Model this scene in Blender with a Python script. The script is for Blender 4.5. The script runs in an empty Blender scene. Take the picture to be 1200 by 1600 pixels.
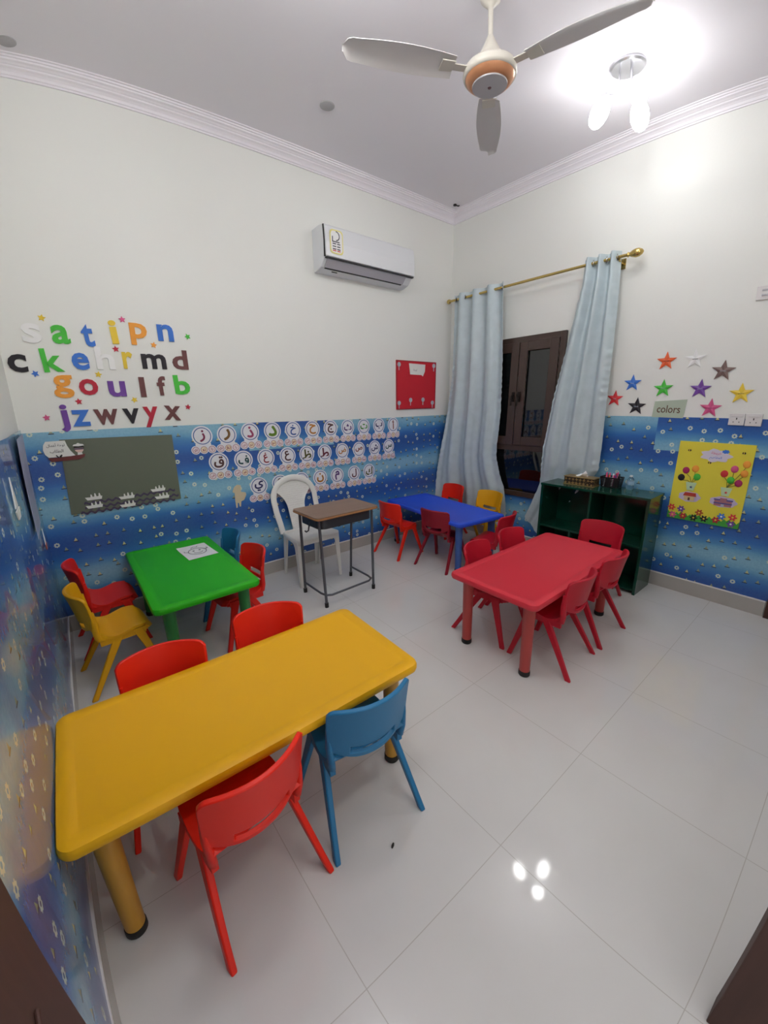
import bpy, bmesh, math, random
from mathutils import Matrix, Vector
random.seed(7)
PI = math.pi
S = bpy.context.scene
COL = bpy.context.collection

# ------------------------------------------------------------------ camera
# wide phone lens: its barrel distortion is the camera's own (polynomial lens)
cam_d = bpy.data.cameras.new('camera')
cam = bpy.data.objects.new('camera', cam_d)
COL.objects.link(cam)
cam.matrix_world = Matrix.Translation((-3.88853, -3.49710, 1.61249)) @ Matrix((
    (0.7780567098117774, 0.1817434214038908, -0.6013294314211465),
    (-0.6279785739226165, 0.19995380745729335, -0.7521046373859481),
    (-0.016451960703467255, 0.96280205840024, 0.2697063761375918))).to_4x4()
cam_d.clip_start = 0.02
cam_d.type = 'PANO'
cam_d.sensor_fit = 'VERTICAL'
cam_d.sensor_height = 24
cam_d.sensor_width = 18
cam_d.panorama_type = 'FISHEYE_LENS_POLYNOMIAL'
cam_d.fisheye_fov = PI
cam_d.fisheye_polynomial_k0 = 0
for _i, _k in enumerate((0.11486444159, -0.00247004399, -0.00013938462, 7.76927386e-06)):
    setattr(cam_d, 'fisheye_polynomial_k%d' % (_i + 1), -_k)
S.camera = cam

# ------------------------------------------------------------------ light and exposure
S.view_settings.view_transform = 'Standard'
S.view_settings.look = 'None'
S.view_settings.gamma = 1
S.view_settings.exposure = 0.2
S.view_settings.use_curve_mapping = False
BULB = (25.0, 52.0)    # radiance of the glass shades of the two ceiling lights
FILL_TUBE = 58.0            # radiance of the added, unseen fill tube over the doorway wall
SKY = 0.9           # dim light from the hallway behind the doorway
world = bpy.data.worlds.new('world')
S.world = world
world.use_nodes = True
world.node_tree.nodes['Background'].inputs[0].default_value = (0.98, 0.97, 0.95, 1)
world.node_tree.nodes['Background'].inputs[1].default_value = SKY
S.cycles.max_bounces = 12
S.cycles.diffuse_bounces = 8
S.cycles.use_adaptive_sampling = True
S.cycles.adaptive_threshold = 0.04
S.cycles.glossy_bounces = 5
S.cycles.transmission_bounces = 6

# ------------------------------------------------------------------ materials
def lin(r, g, b):
    def f(c):
        c /= 255
        return c / 12.92 if c <= 0.04045 else ((c + 0.055) / 1.055) ** 2.4
    return (f(r), f(g), f(b), 1)

_mats = {}
def mat(name, rgb=(200, 200, 200), rough=0.5, metal=0.0, emit=0, bump=0, bscale=200, coat=0, spec=0.5, var=0, vscale=6):
    if name in _mats: return _mats[name]
    m = bpy.data.materials.new(name); m.use_nodes = True
    nt = m.node_tree; b = nt.nodes['Principled BSDF']
    c = lin(*rgb)
    b.inputs['Base Color'].default_value = c
    b.inputs['Roughness'].default_value = rough
    b.inputs['Metallic'].default_value = metal
    b.inputs['Coat Weight'].default_value = coat
    b.inputs['Coat Roughness'].default_value = 0.05
    b.inputs['Specular IOR Level'].default_value = spec
    if emit:
        b.inputs['Emission Color'].default_value = c
        b.inputs['Emission Strength'].default_value = emit
    tc = None
    if bump or var:
        tc = nt.nodes.new('ShaderNodeTexCoord')
    if bump:
        n = nt.nodes.new('ShaderNodeTexNoise'); n.inputs['Scale'].default_value = bscale; n.inputs['Detail'].default_value = 2
        nt.links.new(tc.outputs['Object'], n.inputs['Vector'])
        bp = nt.nodes.new('ShaderNodeBump'); bp.inputs['Strength'].default_value = bump; bp.inputs['Distance'].default_value = 0.002
        nt.links.new(n.outputs['Fac'], bp.inputs['Height']); nt.links.new(bp.outputs['Normal'], b.inputs['Normal'])
    if var:
        n = nt.nodes.new('ShaderNodeTexNoise'); n.inputs['Scale'].default_value = vscale; n.inputs['Detail'].default_value = 3
        nt.links.new(tc.outputs['Object'], n.inputs['Vector'])
        mx = nt.nodes.new('ShaderNodeMix'); mx.data_type = 'RGBA'
        mx.inputs['A'].default_value = tuple(v * (1 - var) for v in c[:3]) + (1,)
        mx.inputs['B'].default_value = tuple(min(1, v * (1 + var)) for v in c[:3]) + (1,)
        nt.links.new(n.outputs['Fac'], mx.inputs['Factor']); nt.links.new(mx.outputs['Result'], b.inputs['Base Color'])
    _mats[name] = m
    return m

class NB:
    """tiny helper for node maths"""
    def __init__(s, name, rough=0.4, spec=0.5, coat=0):
        s.m = bpy.data.materials.new(name); s.m.use_nodes = True
        s.nt = s.m.node_tree; s.b = s.nt.nodes['Principled BSDF']
        s.b.inputs['Roughness'].default_value = rough
        s.b.inputs['Specular IOR Level'].default_value = spec
        s.b.inputs['Coat Weight'].default_value = coat
        s.b.inputs['Coat Roughness'].default_value = 0.03
        tc = s.nt.nodes.new('ShaderNodeTexCoord')
        s.obj = tc.outputs['Object']
        sx = s.nt.nodes.new('ShaderNodeSeparateXYZ'); s.nt.links.new(s.obj, sx.inputs[0])
        s.x, s.y, s.z = sx.outputs
    def put(s, node, k, v):
        if isinstance(v, (int, float)): node.inputs[k].default_value = v
        elif isinstance(v, tuple): node.inputs[k].default_value = v
        else: s.nt.links.new(v, node.inputs[k])
    def M(s, op, a, b=0.0, c=0.0):
        n = s.nt.nodes.new('ShaderNodeMath'); n.operation = op
        s.put(n, 0, a); s.put(n, 1, b); s.put(n, 2, c)
        return n.outputs[0]
    def mix(s, f, a, b):
        n = s.nt.nodes.new('ShaderNodeMix'); n.data_type = 'RGBA'
        s.put(n, 'Factor', f); s.put(n, 'A', a); s.put(n, 'B', b)
        return n.outputs['Result']
    def comb(s, x, y, z=0.0):
        n = s.nt.nodes.new('ShaderNodeCombineXYZ'); s.put(n, 0, x); s.put(n, 1, y); s.put(n, 2, z)
        return n.outputs[0]
    def noise(s, vec, scale, detail=2):
        n = s.nt.nodes.new('ShaderNodeTexNoise'); s.put(n, 'Vector', vec); s.put(n, 'Scale', scale); s.put(n, 'Detail', detail)
        return n.outputs['Fac']
    def sep(s, v):
        n = s.nt.nodes.new('ShaderNodeSeparateXYZ'); s.put(n, 0, v); return n.outputs

def wallpaper_mat(name, axis, panels, rough=0.3, size=1.0, murk=0.0, coat=0.0):
    n = NB(name, rough, 0.5, coat)
    h = n.x if axis == 'x' else n.y
    mask = 0.0
    for (a, b, c) in panels:      # strips hung with the print half a repeat out of step
        m = n.M('MULTIPLY', n.M('MULTIPLY', n.M('GREATER_THAN', h, a), n.M('LESS_THAN', h, b)), n.M('GREATER_THAN', n.z, c))
        mask = m if isinstance(mask, float) else n.M('MAXIMUM', mask, m)
    wob = n.noise(n.comb(n.M('MULTIPLY', h, 1.2), n.M('MULTIPLY', n.z, 5.0)), 1.5, 4)
    ph = n.M('ADD', n.M('DIVIDE', n.M('SUBTRACT', n.z, 1.46), 0.535), n.M('MULTIPLY', n.M('SUBTRACT', wob, 0.5), 0.22))
    if not isinstance(mask, float): ph = n.M('ADD', ph, n.M('MULTIPLY', mask, 0.5))
    c = n.M('MULTIPLY_ADD', n.M('COSINE', n.M('MULTIPLY', ph, 2 * PI)), 0.5, 0.5)
    r = n.nt.nodes.new('ShaderNodeValToRGB'); e = r.color_ramp.elements
    e[0].position = 0.0; e[0].color = lin(44, 84, 158)
    e[1].position = 1.0; e[1].color = lin(136, 186, 208)
    k = e.new(0.35); k.color = lin(50, 108, 182)
    k = e.new(0.70); k.color = lin(84, 146, 194)
    n.nt.links.new(c, r.inputs[0])
    col = r.outputs[0]
    if murk:
        f = n.noise(n.comb(n.M('MULTIPLY', h, 2.5), n.z), 2.2, 3)
        col = n.mix(n.M('MULTIPLY', n.M('SUBTRACT', f, 0.42), murk, 0), col, lin(120, 100, 150))
    gr = n.noise(n.comb(n.M('MULTIPLY', h, 1.0), n.z), 60, 2)
    col = n.mix(n.M('MULTIPLY_ADD', gr, 0.6, -0.2), col, lin(70, 120, 170))
    # printed motifs: white life rings and little yellow sail boats
    v = n.nt.nodes.new('ShaderNodeTexVoronoi'); v.voronoi_dimensions = '2D'
    v.inputs['Scale'].default_value = 10.5 / size; v.inputs['Randomness'].default_value = 0.72
    uv = n.comb(h, n.z); n.nt.links.new(uv, v.inputs['Vector'])
    ps = n.sep(v.outputs['Position'])
    lx = n.M('SUBTRACT', h, ps[0]); lz = n.M('SUBTRACT', n.z, ps[1])
    rr = n.M('SQRT', n.M('ADD', n.M('MULTIPLY', lx, lx), n.M('MULTIPLY', lz, lz)))
    an = n.M('ARCTAN2', lz, lx)
    edge = n.M('MULTIPLY_ADD', n.M('COSINE', n.M('MULTIPLY', an, 8)), 0.0022 * size, 0.0165 * size)
    ring = n.M('MULTIPLY', n.M('LESS_THAN', rr, edge), n.M('GREATER_THAN', rr, 0.0065 * size))
    cs = n.sep(v.outputs['Color'])
    isring = n.M('LESS_THAN', cs[0], 0.36)
    isboat = n.M('SUBTRACT', 1.0, isring)
    tri = n.M('MULTIPLY', n.M('LESS_THAN', n.M('ABSOLUTE', lx), n.M('MULTIPLY', n.M('SUBTRACT', 0.017 * size, n.M('MULTIPLY_ADD', n.M('SUBTRACT', cs[2], 0.5), lx, lz)), 0.45)), n.M('GREATER_THAN', lz, -0.007 * size))
    hull = n.M('MULTIPLY', n.M('LESS_THAN', n.M('ABSOLUTE', lx), 0.016 * size), n.M('MULTIPLY', n.M('LESS_THAN', lz, -0.008 * size), n.M('GREATER_THAN', lz, -0.014 * size)))
    bcol = n.mix(n.M('GREATER_THAN', cs[1], 0.45), lin(205, 200, 140), lin(150, 160, 130))
    col = n.mix(n.M('MULTIPLY', ring, isring), col, lin(205, 214, 196))
    col = n.mix(n.M('MULTIPLY', tri, isboat), col, bcol)
    col = n.mix(n.M('MULTIPLY', hull, isboat), col, lin(40, 45, 60))
    n.nt.links.new(col, n.b.inputs['Base Color'])
    # wrinkled foil
    bp = n.nt.nodes.new('ShaderNodeBump'); bp.inputs['Strength'].default_value = 0.25; bp.inputs['Distance'].default_value = 0.01
    n.nt.links.new(n.noise(n.comb(n.M('MULTIPLY', h, 3), n.z), 5, 3), bp.inputs['Height'])
    n.nt.links.new(bp.outputs['Normal'], n.b.inputs['Normal'])
    return n.m

def floor_mat():
    n = NB('polished_floor_tile', 0.055, 0.5)
    T = 0.63
    def joint(c, o):
        f = n.M('FRACT', n.M('DIVIDE', n.M('SUBTRACT', c, o), T))
        d = n.M('MINIMUM', f, n.M('SUBTRACT', 1.0, f))
        return n.M('LESS_THAN', d, 0.0022)
    j = n.M('MAXIMUM', joint(n.x, -2.895), joint(n.y, -2.925))
    v = n.noise(n.obj, 3.0, 5)
    base = n.mix(v, lin(204, 203, 201), lin(214, 213, 212))
    n.nt.links.new(n.mix(j, base, lin(182, 179, 174)), n.b.inputs['Base Color'])
    sm = n.noise(n.obj, 7.0, 4)
    n.nt.links.new(n.M('MULTIPLY_ADD', sm, 0.07, 0.02), n.b.inputs['Roughness'])
    return n.m

def wood_mat(name, c1, c2, rough=0.4, along='x', scale=1.0):
    n = NB(name, rough)
    a, b = (n.x, n.y) if along == 'x' else ((n.y, n.x) if along == 'y' else (n.z, n.x))
    v = n.comb(n.M('MULTIPLY', a, 3 * scale), n.M('MULTIPLY', b, 45 * scale), n.M('MULTIPLY', n.z if along != 'z' else n.y, 45 * scale))
    f = n.noise(v, 1.0, 4)
    n.nt.links.new(n.mix(f, lin(*c1), lin(*c2)), n.b.inputs['Base Color'])
    return n.m

def glass_mat(name, tint=(230, 240, 240), rough=0.02):
    m = mat(name, tint, rough)
    b = m.node_tree.nodes['Principled BSDF']
    b.inputs['Transmission Weight'].default_value = 1.0
    b.inputs['IOR'].default_value = 1.4
    return m

# ------------------------------------------------------------------ mesh helpers
def new_mesh(name, verts, faces, smooth=None):
    me = bpy.data.meshes.new(name)
    me.from_pydata([tuple(v) for v in verts], [], faces)
    bm = bmesh.new(); bm.from_mesh(me)
    bmesh.ops.recalc_face_normals(bm, faces=bm.faces)
    bm.to_mesh(me); bm.free()
    if smooth is not None:
        for p in me.polygons: p.use_smooth = True
        me.set_sharp_from_angle(angle=math.radians(smooth))
    me.update()
    return me

class MB:
    def __init__(s): s.v = []; s.f = []
    def add(s, v, f):
        o = len(s.v); s.v += [Vector(p) for p in v]; s.f += [tuple(i + o for i in q) for q in f]; return s
    def box(s, x0, x1, y0, y1, z0, z1, M=None):
        v = [(x, y, z) for z in (z0, z1) for y in (y0, y1) for x in (x0, x1)]
        if M: v = [M @ Vector(p) for p in v]
        return s.add(v, [(0, 1, 3, 2), (4, 6, 7, 5), (0, 4, 5, 1), (2, 3, 7, 6), (0, 2, 6, 4), (1, 5, 7, 3)])
    def tube(s, path, r, n=12, cap=True, flat=None):
        path = [Vector(p) for p in path]
        R = r if isinstance(r, (list, tuple)) else [r] * len(path)
        rings = []; prev = None
        for i, p in enumerate(path):
            d = (path[min(i + 1, len(path) - 1)] - path[max(i - 1, 0)]).normalized()
            if prev is None:
                a = Vector((0, 0, 1)) if abs(d.z) < 0.9 else Vector((1, 0, 0))
                if flat is not None: a = Vector(flat)
                u = (a - d * a.dot(d)).normalized()
            else:
                u = (prev - d * prev.dot(d)).normalized()
            prev = u; w = d.cross(u)
            rr = R[i] if isinstance(R[i], (list, tuple)) else (R[i], R[i])
            rings.append([p + u * (math.cos(2 * PI * k / n) * rr[0]) + w * (math.sin(2 * PI * k / n) * rr[1]) for k in range(n)])
        v = [q for rg in rings for q in rg]; f = []
        for i in range(len(path) - 1):
            for k in range(n):
                a = i * n + k; b = i * n + (k + 1) % n
                f.append((a, b, b + n, a + n))
        if cap: f += [tuple(range(n))[::-1], tuple((len(path) - 1) * n + k for k in range(n))]
        return s.add(v, f)
    def lathe(s, prof, n=32, M=None, cx=0, cy=0):
        v = []; f = []
        for (r, z) in prof:
            for k in range(n):
                a = 2 * PI * k / n; v.append(Vector((cx + r * math.cos(a), cy + r * math.sin(a), z)))
        if M: v = [M @ p for p in v]
        for i in range(len(prof) - 1):
            for k in range(n):
                a = i * n + k; b = i * n + (k + 1) % n
                f.append((a, b, b + n, a + n))
        if prof[0][0] > 1e-6: f.append(tuple(range(n)))
        if prof[-1][0] > 1e-6: f.append(tuple((len(prof) - 1) * n + k for k in range(n)))
        return s.add(v, f)
    def shell(s, fn, nu, nv, t, skip=None):
        """thick sheet of fn(u, v), thickness t against its normal, with optional holes"""
        P = [[Vector(fn(i / nu, j / nv)) for j in range(nv + 1)] for i in range(nu + 1)]
        top = []; bot = []
        for i in range(nu + 1):
            for j in range(nv + 1):
                du = P[min(i + 1, nu)][j] - P[max(i - 1, 0)][j]; dv = P[i][min(j + 1, nv)] - P[i][max(j - 1, 0)]
                nn = du.cross(dv); nn = nn.normalized() if nn.length > 1e-9 else Vector((0, 0, 1))
                top.append(P[i][j]); bot.append(P[i][j] - nn * t)
        N = len(top); idx = lambda i, j: i * (nv + 1) + j
        on = {(i, j) for i in range(nu) for j in range(nv) if not (skip and skip((i + .5) / nu, (j + .5) / nv))}
        f = []
        for (i, j) in on:
            q = (idx(i, j), idx(i + 1, j), idx(i + 1, j + 1), idx(i, j + 1))
            f.append(q); f.append(tuple(k + N for k in q[::-1]))
            for (di, dj, a, b) in ((-1, 0, q[3], q[0]), (1, 0, q[1], q[2]), (0, -1, q[0], q[1]), (0, 1, q[2], q[3])):
                if (i + di, j + dj) not in on: f.append((a, a + N, b + N, b)[::-1])
        used = sorted({k for q in f for k in q}); mp = {k: n for n, k in enumerate(used)}
        allv = top + bot
        return s.add([allv[k] for k in used], [tuple(mp[k] for k in q) for q in f])
    def prism(s, pts, z0, z1, M=None):
        n = len(pts); v = [Vector((x, y, z0)) for x, y in pts] + [Vector((x, y, z1)) for x, y in pts]
        if M: v = [M @ p for p in v]
        return s.add(v, [tuple(range(n))[::-1], tuple(range(n, 2 * n))] + [(k, (k + 1) % n, n + (k + 1) % n, n + k) for k in range(n)])
    def mesh(s, name, smooth=None): return new_mesh(name, s.v, s.f, smooth)

def link(name, me, m=None, parent=None, M=None, bevel=0, seg=2, sub=0):
    o = bpy.data.objects.new(name, me)
    COL.objects.link(o)
    if m is not None and me is not None and len(me.materials) == 0: me.materials.append(m)
    if parent is not None: o.parent = parent
    if M is not None:
        if parent is not None: o.matrix_local = M
        else: o.matrix_world = M
    if bevel:
        b = o.modifiers.new('bevel', 'BEVEL'); b.width = bevel; b.segments = seg; b.limit_method = 'ANGLE'; b.angle_limit = math.radians(40)
        b.harden_normals = False
    if sub:
        q = o.modifiers.new('subdivision', 'SUBSURF'); q.levels = sub; q.render_levels = sub
    return o

def part(name, mb, m, parent=None, M=None, smooth=None, bevel=0, seg=2, sub=0, label=None):
    o = link(name, mb.mesh(name, smooth), m, parent, M, bevel, seg, sub)
    if label: o['label'] = label
    return o

def tag(o, label, cat, group=None):
    o['label'] = label; o['category'] = cat
    if group: o['group'] = group
    return o

def thing(name, label, cat, M=None, group=None):
    o = bpy.data.objects.new(name, None); COL.objects.link(o); o.empty_display_size = 0.05
    if M is not None: o.matrix_world = M
    return tag(o, label, cat, group)

def struct(o):
    o['kind'] = 'structure'; return o

def pose(x, y, z=0, rz=0):
    return Matrix.Translation((x, y, z)) @ Matrix.Rotation(rz, 4, 'Z')

def copy_tree(root, M, label, group=None):
    r = root.copy(); COL.objects.link(r); r.matrix_world = M; r['label'] = label
    if group: r['group'] = group
    for ch in list(root.children):
        c = ch.copy(); COL.objects.link(c); c.parent = r
        for g in list(ch.children):
            d = g.copy(); COL.objects.link(d); d.parent = c
    return r

# wall frames: local x runs to the right as one faces the wall, y up, z out into the room
XL = -4.131
def onback(h, z, lift=0.0, rot=0): return Matrix.Translation((h, -lift, z)) @ Matrix(((1, 0, 0), (0, 0, -1), (0, 1, 0))).to_4x4() @ Matrix.Rotation(rot, 4, 'Z')
def onright(h, z, lift=0.0, rot=0): return Matrix.Translation((-lift, h, z)) @ Matrix(((0, 0, -1), (-1, 0, 0), (0, 1, 0))).to_4x4() @ Matrix.Rotation(rot, 4, 'Z')
def onleft(h, z, lift=0.0, rot=0): return Matrix.Translation((XL + lift, h, z)) @ Matrix(((0, 0, 1), (1, 0, 0), (0, 1, 0))).to_4x4() @ Matrix.Rotation(rot, 4, 'Z')

def text_mesh(body, offset=0.0, extrude=0.02, fit=None, keep=True, bold=0.0):
    """lettering as a mesh centred on its own box; fit=(w, h)"""
    cu = bpy.data.curves.new('lettering', 'FONT'); cu.body = body; cu.size = 1.0
    cu.extrude = extrude; cu.offset = offset; cu.resolution_u = 3
    o = bpy.data.objects.new('lettering', cu); COL.objects.link(o)
    dg = bpy.context.evaluated_depsgraph_get(); dg.update()
    me = bpy.data.meshes.new_from_object(o.evaluated_get(dg))
    bpy.data.objects.remove(o); bpy.data.curves.remove(cu)
    me.materials.clear()
    if not me.vertices: return me
    if bold:      # heavier strokes: the outline laid over itself, shifted around a small circle
        V = [tuple(v.co) for v in me.vertices]; F = [tuple(p.vertices) for p in me.polygons]; m = MB()
        for k in range(9):
            dx, dy = (0, 0) if k == 8 else (bold * math.cos(k * PI / 4), bold * math.sin(k * PI / 4))
            m.add([(x + dx, y + dy, z + 0.0006 * k) for x, y, z in V], F)
        me = new_mesh('lettering', m.v, m.f)
    xs = [v.co.x for v in me.vertices]; ys = [v.co.y for v in me.vertices]
    cx, cy = (min(xs) + max(xs)) / 2, (min(ys) + max(ys)) / 2
    w, h = max(xs) - min(xs), max(ys) - min(ys)
    sx, sy = (fit[0] / w, fit[1] / h) if fit else (1, 1)
    if keep and fit: sx = sy = min(sx, sy)
    zs = [v.co.z for v in me.vertices]; z0 = min(zs)
    for v in me.vertices: v.co = ((v.co.x - cx) * sx, (v.co.y - cy) * sy, v.co.z - z0)
    return me

FORMS = {'ا': 'FE8D FE8E', 'أ': 'FE83 FE84', 'ب': 'FE8F FE90 FE91 FE92', 'ة': 'FE93 FE94'}
for _ch, _b in zip('تثجحخ', (0xFE95, 0xFE99, 0xFE9D, 0xFEA1, 0xFEA5)): FORMS[_ch] = ' '.join('%04X' % (_b + k) for k in range(4))
for _ch, _b in zip('دذرز', (0xFEA9, 0xFEAB, 0xFEAD, 0xFEAF)): FORMS[_ch] = '%04X %04X' % (_b, _b + 1)
for _n, _ch in enumerate('سشصضطظعغفقكلمنه'): FORMS[_ch] = ' '.join('%04X' % (0xFEB1 + 4 * _n + k) for k in range(4))
FORMS['و'] = 'FEED FEEE'; FORMS['ي'] = 'FEF1 FEF2 FEF3 FEF4'
def shape(word):
    out = []
    for w in word.split(' ')[::1]:
        g = []
        for i, c in enumerate(w):
            f = [chr(int(k, 16)) for k in FORMS[c].split()]
            prev = i > 0 and len(FORMS[w[i - 1]].split()) == 4
            nxt = i < len(w) - 1 and len(f) == 4
            g.append(f[3] if prev and nxt else f[1] if prev else f[2] if nxt else f[0])
        out.append(''.join(g[::-1]))
    return ' '.join(out[::-1])

def circle_pts(r, n=32, cx=0, cy=0, ry=None):
    ry = r if ry is None else ry
    return [(cx + r * math.cos(2 * PI * k / n), cy + ry * math.sin(2 * PI * k / n)) for k in range(n)]
def star_pts(R, r=None, n=5, rot=PI / 2):
    r = R * 0.42 if r is None else r
    return [((R if k % 2 == 0 else r) * math.cos(rot + PI * k / n), (R if k % 2 == 0 else r) * math.sin(rot + PI * k / n)) for k in range(2 * n)]
def ring_mb(mb, r0, r1, z0, z1, cx=0, cy=0, n=32):
    v = []; f = []
    for k in range(n):
        a = 2 * PI * k / n
        for (r, z) in ((r0, z0), (r1, z0), (r1, z1), (r0, z1)): v.append((cx + r * math.cos(a), cy + r * math.sin(a), z))
    for k in range(n):
        a = 4 * k; b = 4 * ((k + 1) % n)
        for q in range(4): f.append((a + q, a + (q + 1) % 4, b + (q + 1) % 4, b + q))
    return mb.add(v, f)
def rrect(w, h, r, n=6):
    pts = []
    for cx, cy, a0 in ((w / 2 - r, h / 2 - r, 0), (-w / 2 + r, h / 2 - r, 90), (-w / 2 + r, -h / 2 + r, 180), (w / 2 - r, -h / 2 + r, 270)):
        for k in range(n + 1):
            a = math.radians(a0 + 90 * k / n); pts.append((cx + r * math.cos(a), cy + r * math.sin(a)))
    return pts

# ------------------------------------------------------------------ the room
H = 3.645
M_wall = mat('cream_wall_paint', (230, 231, 227), 0.55, bump=0.15, bscale=60)
M_ceil = mat('white_ceiling_paint', (232, 229, 235), 0.7)
M_trim = mat('white_plaster_moulding', (236, 232, 238), 0.5)
M_base = mat('grey_skirting_tile', (176, 172, 166), 0.15, var=0.05)
M_base_top = mat('white_skirting_edge', (225, 224, 220), 0.3)
M_door = wood_mat('dark_brown_wood', (62, 38, 32), (84, 54, 46), 0.65, 'z')
YF = -3.75
struct(part('floor', MB().box(XL - 0.1, 0.1, YF - 1.3, 0.1, -0.1, 0), floor_mat()))
struct(part('ceiling', MB().box(XL - 0.1, 0.1, YF - 0.1, 0.1, H, H + 0.1), M_ceil))
wb = struct(part('wall_back', MB().box(XL - 0.1, 0.1, 0, 0.1, 0, H), M_wall))
wr = struct(part('wall_right', MB().box(0, 0.1, YF - 0.1, 0, 0, H), M_wall))
wl = struct(part('wall_left', MB().box(XL - 0.1, XL, YF - 0.1, 0, 0, H), M_wall))
struct(part('wall_front', MB().box(-2.80, 0, YF - 0.1, YF, 0, H).box(XL, -2.80, YF - 0.1, YF, 2.25, H), M_wall))

WPZ = 1.463
part('wallpaper', MB().box(XL, -0.01, -0.003, 0, 0.125, WPZ), wallpaper_mat('sea_wallpaper_back', 'x', [(-2.63, -1.75, 1.22)]), wb)
part('wallpaper', MB().box(-0.003, 0, -3.62, -0.003, 0.125, WPZ), wallpaper_mat('sea_wallpaper_right', 'y', [(-3.62, -2.33, 1.19)]), wr)
def left_paper(u, v):
    y = -3.10 + 3.095 * u; z = 0.125 + 1.36 * v
    return (XL + 0.010 + 0.004 * math.sin(9 * y + 2 * z) * math.sin(PI * u), y, z)
_wl = MB().shell(left_paper, 60, 12, 0.003)
part('wallpaper', _wl, wallpaper_mat('sea_wallpaper_left', 'y', [(-1.45, -0.8, 0.7)], 0.22, 1.0, 1.4, 0.35), wl, smooth=40)

# skirting: tile with a pale top edge
def skirting(name, boxes):
    o = None; body = MB(); top = MB()
    for (x0, x1, y0, y1) in boxes:
        body.box(x0, x1, y0, y1, 0, 0.118); top.box(x0, x1, y0, y1, 0.118, 0.126)
    o = struct(part(name, body, M_base)); part('top_edge', top, M_base_top, o)
    return o
skirting('baseboard_back', [(XL + 0.014, -0.014, -0.014, -0.0032)])
skirting('baseboard_right', [(-0.014, -0.0032, -3.255, -0.014)])
skirting('baseboard_left', [(XL + 0.004, XL + 0.016, -3.10, -0.014)])

# cornice
def cornice(name, kind):
    prof = [(0.0, -0.100), (0.010, -0.100), (0.010, -0.088), (0.016, -0.085), (0.020, -0.070), (0.030, -0.058), (0.042, -0.050), (0.044, -0.042),
            (0.050, -0.040), (0.060, -0.032), (0.074, -0.027), (0.076, -0.018), (0.086, -0.016), (0.088, -0.007), (0.102, -0.006), (0.104, 0.0), (0, 0)]
    v = []; n = len(prof)
    for d, z in prof:
        if kind == 'back': a, b = (XL + d, -d, H + z), (-d, -d, H + z)
        elif kind == 'right': a, b = (-d, -d, H + z), (-d, YF + d, H + z)
        elif kind == 'left': a, b = (XL + d, -d, H + z), (XL + d, YF + d, H + z)
        else: a, b = (XL + d, YF + d, H + z), (-d, YF + d, H + z)
        v += [a, b]
    f = [(2 * k, 2 * ((k + 1) % n), 2 * ((k + 1) % n) + 1, 2 * k + 1) for k in range(n)]
    f += [tuple(2 * k for k in range(n)), tuple(2 * k + 1 for k in range(n))]
    struct(part(name, MB().add(v, f), M_trim))
for _n, _k in (('trim_1', 'back'), ('trim_2', 'right'), ('trim_3', 'left'), ('trim_4', 'front')): cornice(_n, _k)
# wooden casing at the near end of the right wall
struct(part('trim_5', MB().box(-0.03, -0.001, -3.36, -3.262, 0, 2.2), M_door))
# open door of the doorway, folded back against the left wall, and the door frame
d1 = struct(part('door_1', MB().box(-4.112, -4.070, -3.72, -2.93, 0.006, 2.2), M_door, bevel=0.004))
part('panel', MB().box(-4.070, -4.063, -3.60, -3.05, 0.2, 0.95).box(-4.070, -4.063, -3.60, -3.05, 1.1, 2.05), M_door, d1, bevel=0.005)
struct(part('trim_6', MB().box(-2.885, -2.80, -4.15, -3.61, 0, 2.25), M_door, bevel=0.004))

# ------------------------------------------------------------------ window
M_frame = wood_mat('brown_window_frame', (64, 48, 42), (74, 56, 50), 0.3, 'z')
M_pane = mat('night_dark_glass', (13, 15, 16), 0.03, spec=0.9)  # night outside is put into the pane's own dark colour
y0, y1, z0, z1 = -1.475, -0.52, 0.575, 2.243
win = MB()
win.box(-0.035, -0.001, y0, y0 + 0.055, z0, z1).box(-0.035, -0.001, y1 - 0.055, y1, z0, z1)
for a, b in ((z1 - 0.06, z1), (z0, z0 + 0.055), (1.085, 1.15)): win.box(-0.0345, -0.001, y0 + 0.0552, y1 - 0.0552, a, b)
w1 = struct(part('window_1', win, M_frame, bevel=0.003))
for (a, b) in ((y0 + 0.05, -0.998), (-0.998, y1 - 0.05)):
    s = MB(); zt, zb, q = z1 - 0.055, 1.145, 0.09
    a += 0.006; b -= 0.002
    s.box(-0.05, -0.036, a, a + q, zb, zt).box(-0.05, -0.036, b - q, b, zb, zt).box(-0.0495, -0.036, a + q + 0.0002, b - q - 0.0002, zt - q, zt).box(-0.0495, -0.036, a + q + 0.0002, b - q - 0.0002, zb, zb + q)
    sash = part('window_sash', s, M_frame, w1, bevel=0.004)
    part('pane', MB().box(-0.022, -0.012, a + q - .005, b - q + .005, zb + q - .005, zt - q + .005), M_pane, sash)
    yh = -0.998 + (0.035 if a > -1.2 else -0.035)
    hd = MB().box(-0.062, -0.05, yh - 0.014, yh + 0.014, 1.60, 1.70)
    hd.tube([(-0.06, yh, 1.66), (-0.085, yh, 1.66), (-0.092, yh, 1.652), (-0.092, yh, 1.56)], 0.008, 10)
    part('handle', hd, mat('dark_bronze', (40, 34, 32), 0.35, 0.6), sash, smooth=40)
part('pane', MB().box(-0.018, -0.008, y0 + 0.05, y1 - 0.05, z0 + 0.05, 1.09), M_pane, w1)

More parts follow.
